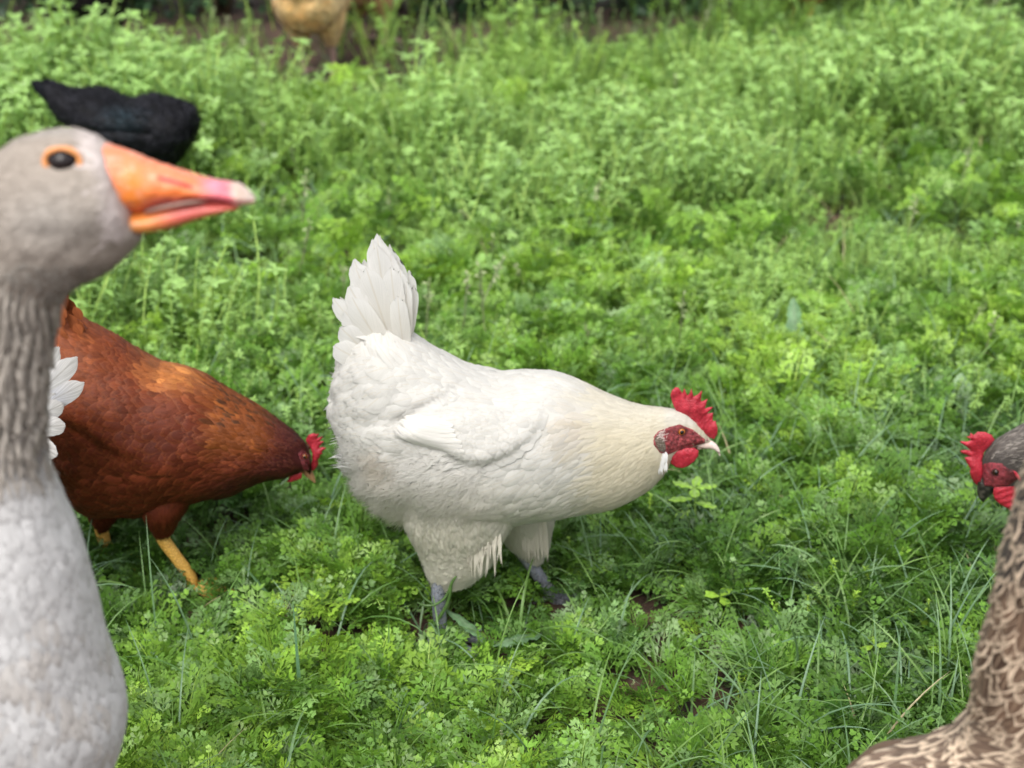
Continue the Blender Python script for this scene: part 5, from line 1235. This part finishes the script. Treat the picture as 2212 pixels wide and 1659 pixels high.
# ------------------------------------------------------------------ standing hens along the top edge
def far_hen(px, py, yaw, sc, c1, c2, mat, legmat, label, seed):
    g = ground(px, py); F = Frame((g[0], g[1]), yaw); root = thing('hen', label, 'hen', F)
    S = [(-.22, .30, -.20, .24, 1.5), (-.19, .33, -.185, .19, 5.5), (-.13, .32, -.13, .145, 8.2), (-.04, .30, -.04, .13, 9), (.04, .295, .05, .135, 8.8), (.10, .315, .12, .18, 7.2), (.125, .35, .165, .26, 4.6), (.135, .39, .18, .35, 2.8), (.15, .425, .19, .39, 2.1), (.185, .43, .20, .405, 1.1)]
    L = Loft(F, mstations([(a * sc, b * sc, c * sc, d * sc, w * sc / 100) for a, b, c, d, w in S]), 200, 96, (.02, .006), disp=lambda X, Y: .012 * (vnoise(X / 28 + seed, Y / 20) - .5))
    base = lambda X, Y: mixc(c1, c2, vnoise(X / 14 + seed, Y / 25)); colr = lambda X, Y, r: np.clip(base(X, Y) * r.uniform(.8, 1.2, (len(X), 1)), 0, 1)
    def flow(X, Y): return np.tile(np.array([[-1., 0, -.35]]), (len(X), 1))
    m = M(); L.skin(m, base); coat(m, L, 1500, flow, simple_fn(colr, .036, .024, .004, 3, .15, .1), seed); coat(m, L, 3000, flow, fuzz_fn(colr, .02, .007, .0012), seed + 1, jitter=.4, nu=2, nv=4, alpha=.6)
    # fluffy thighs
    for o in (.045, -.045):
        T = Loft(F, [(np.array([x * sc, o * sc, z * sc]), np.array([u * sc, 0, 0]), w * sc) for x, z, u, w in ((-.02, .22, .07, .045), (-.025, .16, .062, .042), (-.02, .12, .04, .03), (-.015, .095, .022, .018))], 50, 40, (.02, .01)); T.skin(m, base)
        coat(m, T, 260, lambda X, Y: np.tile([[-.2, 0, -1.]], (len(X), 1)), simple_fn(colr, .025, .016, .003, 2.4, .2, .1), seed + 3)
    m.build('body', mat, root)
    m = M(); r = np.random.default_rng(seed + 5)
    for k in range(14):
        sg = 1 if k % 2 else -1; t = (k // 2) / 6
        feather(m, np.array([-.17, .006 * sg, .29]) * sc, np.array([-.30 + .10 * t, (.012 + .02 * (1 - t)) * sg, .35 + .10 * t]) * sc, (0, sg, .2), .03 * sc, np.array(c1) * r.uniform(.7, 1.1), pw=4, rng=r)
    m.build('tail', mat, root)
    m = M(); inflate(m, np.array([(.145, .425), (.135, .455), (.15, .45), (.155, .475), (.165, .455), (.175, .475), (.182, .452), (.195, .46), (.192, .435), (.2, .42), (.17, .42)]) * sc, planeto3(0), .007, .008, .002); m.build('comb', MT['comb'], root)
    m = M(); HB = Loft(F, mstations([(.19 * sc, .425 * sc, .192 * sc, .405 * sc, .008), (.205 * sc, .42 * sc, .205 * sc, .404 * sc, .005), (.22 * sc, .406 * sc, .22 * sc, .402 * sc, .001)]), 40, 24, (.002, .001)); HB.skin(m, lambda X, Y: np.tile([.45, .3, .15], (X.size, 1))); m.build('beak', MT['horn'], root)
    for sg in (1, -1): eye_parts(root, F, np.array([.175, .017 * sg, .413]) * sc, .0042, (.4, .15, .03), np.array([.1, sg, 0]), None)
    for o in (.045, -.045):
        leg_part(root, [np.array([-.02, o, .12]) * sc, np.array([-.015, o, .085]) * sc, np.array([-.005, o, .045]) * sc, np.array([0, o, .012])], [.011, .0088, .0080, .0085], legmat, .06)
far_hen(690, 163, math.radians(84), 1.18, (.86, .50, .17), (.92, .68, .36), MT['buff'], MT['pink'], 'buff hen seen from behind at the top edge, left of centre, its pale shank showing', 111)
far_hen(812, 92, math.radians(60), 1.1, (.55, .28, .12), (.62, .36, .18), MT['buff'], MT['pink'], 'reddish buff hen mostly out of frame just right of the buff one', 121)
far_hen(222, 140, math.radians(100), 1.2, (.010, .009, .010), (.02, .014, .016), MT['black'], MT['slate'], 'black hen at the top left edge of the field', 131)
far_hen(1722, 74, math.radians(200), 1.2, (.20, .06, .025), (.26, .09, .035), MT['rust'], MT['yellow'], 'hen of which only the orange legs show at the top edge, right of centre', 141)

# ------------------------------------------------------------------ shrubs along the far side
def shrub(x, y, rx, hgt, seed, label):
    r = np.random.default_rng(seed); o = np.array([x, y, 0.0])
    class G: pass
    F = Frame((x, y)); root = thing('shrub', label, 'shrub', F, 'shrubs along the far edge')
    m = M(); tips = []
    for k in range(12):
        a = r.uniform(0, 6.28); q = r.uniform(.3, .9); top = np.array([math.cos(a) * rx * q, math.sin(a) * rx * .6 * q, hgt * r.uniform(.5, .95)])
        tube(m, [np.array([math.cos(a) * .05, math.sin(a) * .05, -.02]), top * [.4, .4, .45], top], [.012, .008, .003], (.11, .08, .05), n=7, k=5)
    m.build('stem', MT['horn'], root)
    m = M(); n = 5200; a = r.uniform(0, 6.28, n); h = r.random(n); rad = np.sqrt(r.random(n)) * .35 + .65 * (r.random(n) < .8)
    rad *= .85 + .35 * vnoise(a * 2 + seed, h * 5); prof = np.sqrt(np.clip(1 - (h - .42) ** 2 / .42, .12, 1))
    P = np.stack([np.cos(a) * rx * rad * prof, np.sin(a) * rx * .62 * rad * prof, .03 + h * hgt], 1)
    k = (vnoise(P[:, 0] * 9 + seed, P[:, 2] * 9 + P[:, 1] * 5) > .34); P = P[k]; n = len(P)
    t = TB(); ovate(t, np.array([0., 0, 0]), np.array([0., 1, 0]), np.array([0., 0, 1]), 1, .55, 1); T = t.done()
    inst(m, T, P, rotm(r.uniform(0, 6.28, n), r.normal(-.3, .5, n), r.normal(0, .5, n)), r.uniform(.03, .07, n), mixc([.016, .045, .016], [.05, .11, .045], r.random(n)))
    m.build('crown', MT['hedge'], root)
for k, (px, py, rx, hh, lab) in enumerate([(60, 58, .5, 1.0, 'dark leafy shrub behind the top left corner of the field'), (430, 60, .55, 1.1, 'dark leafy shrub between the black hen and the buff one'), (850, 66, .5, 1.0, 'dark leafy shrub right behind the buff hens'),
        (1190, 60, .55, .9, 'dark leafy shrub behind the bare patch of soil'), (1520, 42, .5, 1.0, 'dark leafy shrub left of the orange legged hen'), (1960, -60, .6, 1.1, 'dark leafy shrub behind the top right corner of the field')]):
    g = ground(px, py); shrub(g[0], g[1] + .6 * rx, rx, hh, 200 + k, lab)

# ------------------------------------------------------------------ broad-leaved plants and odd stems one can point at
def toothed_leaf(m, base, az, ln, wd, rise, droop, col, r, lobes=7, depth=.35):
    K = 22; v = np.linspace(0, 1, K); d = np.array([math.cos(az), math.sin(az), 0]); s_ = np.array([-d[1], d[0], 0])
    th = rise - droop * v; C = base + np.cumsum(np.stack([np.cos(th)[:, None] * d * ln / K, np.sin(th)[:, None] * np.array([0, 0, 1.]) * ln / K], 0).sum(0), 0)
    env = np.sin(np.clip(v, 0, 1) ** .75 * math.pi) ** .7 * (.35 + .65 * v) * 1.15 + .05
    tooth = 1 - depth * ((v * lobes) % 1.0) * (v < .93)
    w = wd / 2 * env * tooth; n_ = np.cross(s_[None], unit(np.gradient(C, axis=0)))
    V = []
    for u in (-1, -.55, 0, .55, 1):
        wav = .05 * wd * math.copysign(1, u) * np.sin(v * 19 + u * 3) * abs(u)
        V.append(C + s_ * (w * u)[:, None] - n_ * (-.18 * w * abs(u) * 2 + wav)[:, None])
    V = np.stack(V, 1); V[..., 2] = np.maximum(V[..., 2], .003)
    c = np.ones((K, 5, 3)) * col; c[:, 2] = np.array(col) * .6 + np.array([.25, .32, .2]) * .4; c *= (1 + .25 * (r.random((K, 1, 1)) - .5))
    m.add(V, gridfaces(K, 5), np.clip(c, 0, 1))
def broad_plant(px, py, label, specs, col, seed, z=.02):
    g = ground(px, py); F = Frame((g[0], g[1])); root = thing('broad_leaved_plant', label, 'plant', F, 'broad leaved weeds')
    r = np.random.default_rng(seed)
    for az, ln, wd, rise, droop in specs:
        m = M(); toothed_leaf(m, np.array([0, 0, z]), math.radians(az), ln, wd, rise, droop, np.array(col) * r.uniform(.85, 1.15), r); m.build('leaf', MT['broad'], root)
broad_plant(1655, 1305, 'dark toothed leaf rosette over the bare soil right of the white hen', [(120, .085, .035, .75, .9), (160, .075, .03, .5, .7), (40, .085, .035, .7, 1.0), (80, .07, .03, .9, .8), (200, .06, .025, .3, .5)], (.06, .15, .05), 301, .03)
broad_plant(1830, 1500, 'long grey green toothed leaf lying over the soil left of the speckled hen', [(96, .09, .028, .35, .5), (75, .06, .024, .5, .8), (150, .06, .02, .3, .6)], (.09, .18, .07), 302, .03)
broad_plant(1930, 1560, 'pale toothed leaf standing nearest the speckled hen back', [(84, .10, .030, .4, .5), (40, .08, .028, .5, .7)], (.10, .19, .085), 303, .035)
broad_plant(2085, 960, 'pale broad leaved plant beyond the grey hen comb', [(90, .10, .055, 1.1, .7), (30, .08, .045, .7, .8), (150, .08, .04, .7, .8)], (.28, .42, .22), 304, .03)
broad_plant(1715, 830, 'upright blue green leaf in the blurred middle of the field', [(95, .13, .045, 1.4, .5), (10, .08, .03, .9, .9), (170, .07, .03, .8, .9)], (.16, .30, .14), 305, .03)
broad_plant(1400, 1270, 'smooth dark leaf below the white hen neck', [(110, .08, .028, .8, .7), (60, .06, .03, .6, .8)], (.09, .22, .05), 306, .02)
broad_plant(1060, 1440, 'grey green toothed leaf below the white hen far foot', [(135, .085, .02, .45, .5), (20, .07, .03, .3, .5)], (.14, .26, .12), 307, .03)

def sprig():
    g = ground(1490, 1200); F = Frame((g[0], g[1])); root = thing('leafy_sprig', 'bright lime green sprig standing under the white hen beak', 'plant', F)
    m = M(); top = np.array([.0, 0, .115]); tube(m, [np.array([0, 0, 0.]), np.array([.004, 0, .06]), top], [.0022, .002, .0014], (.3, .45, .12), n=8); m.build('stem', MT['leaf'], root)
    r = np.random.default_rng(9)
    for az, ln, z in ((10, .034, .112), (150, .034, .112), (265, .03, .113), (70, .03, .114), (190, .038, .095), (330, .036, .09), (215, .034, .075)):
        m = M(); toothed_leaf(m, np.array([0, 0, z]), math.radians(az), ln, .018, .35, .6, np.array([.30, .52, .06]), r, depth=0); m.build('leaf', MT['leaf'], root)
sprig()
def bent_stem():
    g = ground(900, 1425); F = Frame((g[0], 1.455)); root = thing('bent_stem', 'thick bent green stalk crossing the near leg of the white hen', 'stem', F)
    m = M(); tube(m, [F.px(900, 1425), F.px(915, 1385), F.px(945, 1340), F.px(968, 1300), F.px(975, 1262), F.px(985, 1245)], [.0026, .0025, .0024, .0022, .002, .0012], (.10, .19, .05), n=9); m.build('stalk', MT['leaf'], root)
    m = M(); tube(m, [F.px(975, 1262), F.px(962, 1290), F.px(942, 1305), F.px(920, 1308), F.px(902, 1302)], [.0018, .0018, .0017, .0015, .0008], (.11, .20, .06), n=8); tube(m, [F.px(935, 1305), F.px(915, 1290), F.px(903, 1270)], [.0013, .0012, .0007], (.12, .22, .07), n=7); m.build('twig', MT['leaf'], root)
bent_stem()
def big_blade(pts, w, col, label, Y):
    """a single grass blade wide enough to point at"""
    F = Frame((ground(*pts[0])[0], Y)); m = M(); P = np.array([F.px(x, y) for x, y in pts]); K = 16; C = crom(P, np.linspace(0, len(P) - 1, K)); T = unit(np.gradient(C, axis=0)); s_ = unit(np.cross(T, [0, 1., 0]))
    v = np.linspace(0, 1, K)[:, None]; ww = w / 2 * np.clip(v / .1, .5, 1) * (1 - v ** 2.4) ** .8
    m.add(np.stack([C - s_ * ww, C + np.array([0, .3, 0]) * ww, C + s_ * ww], 1), gridfaces(K, 3), col)
    o = m.build('grass_blade', MT['grass'], None, label=label, category='grass blade'); o.location = F.o; o['group'] = 'single long grass blades'
big_blade([(655, 1640), (648, 1500), (632, 1290)], .006, (.17, .33, .18), 'tall upright grass blade between the goose breast and the white hen', 1.33)
big_blade([(628, 1330), (585, 1290), (518, 1212)], .006, (.14, .26, .12), 'stiff green blade leaning left in front of the red hen foot', 1.52)
big_blade([(1795, 985), (1815, 930), (1850, 880)], .010, (.20, .36, .26), 'wide bluish grass blade standing in the field between two heads', 2.1)
big_blade([(2212, 800), (2140, 770), (2000, 790)][::1], .007, (.36, .46, .34), 'pale arching grass blade at the right edge of the field', 2.3)
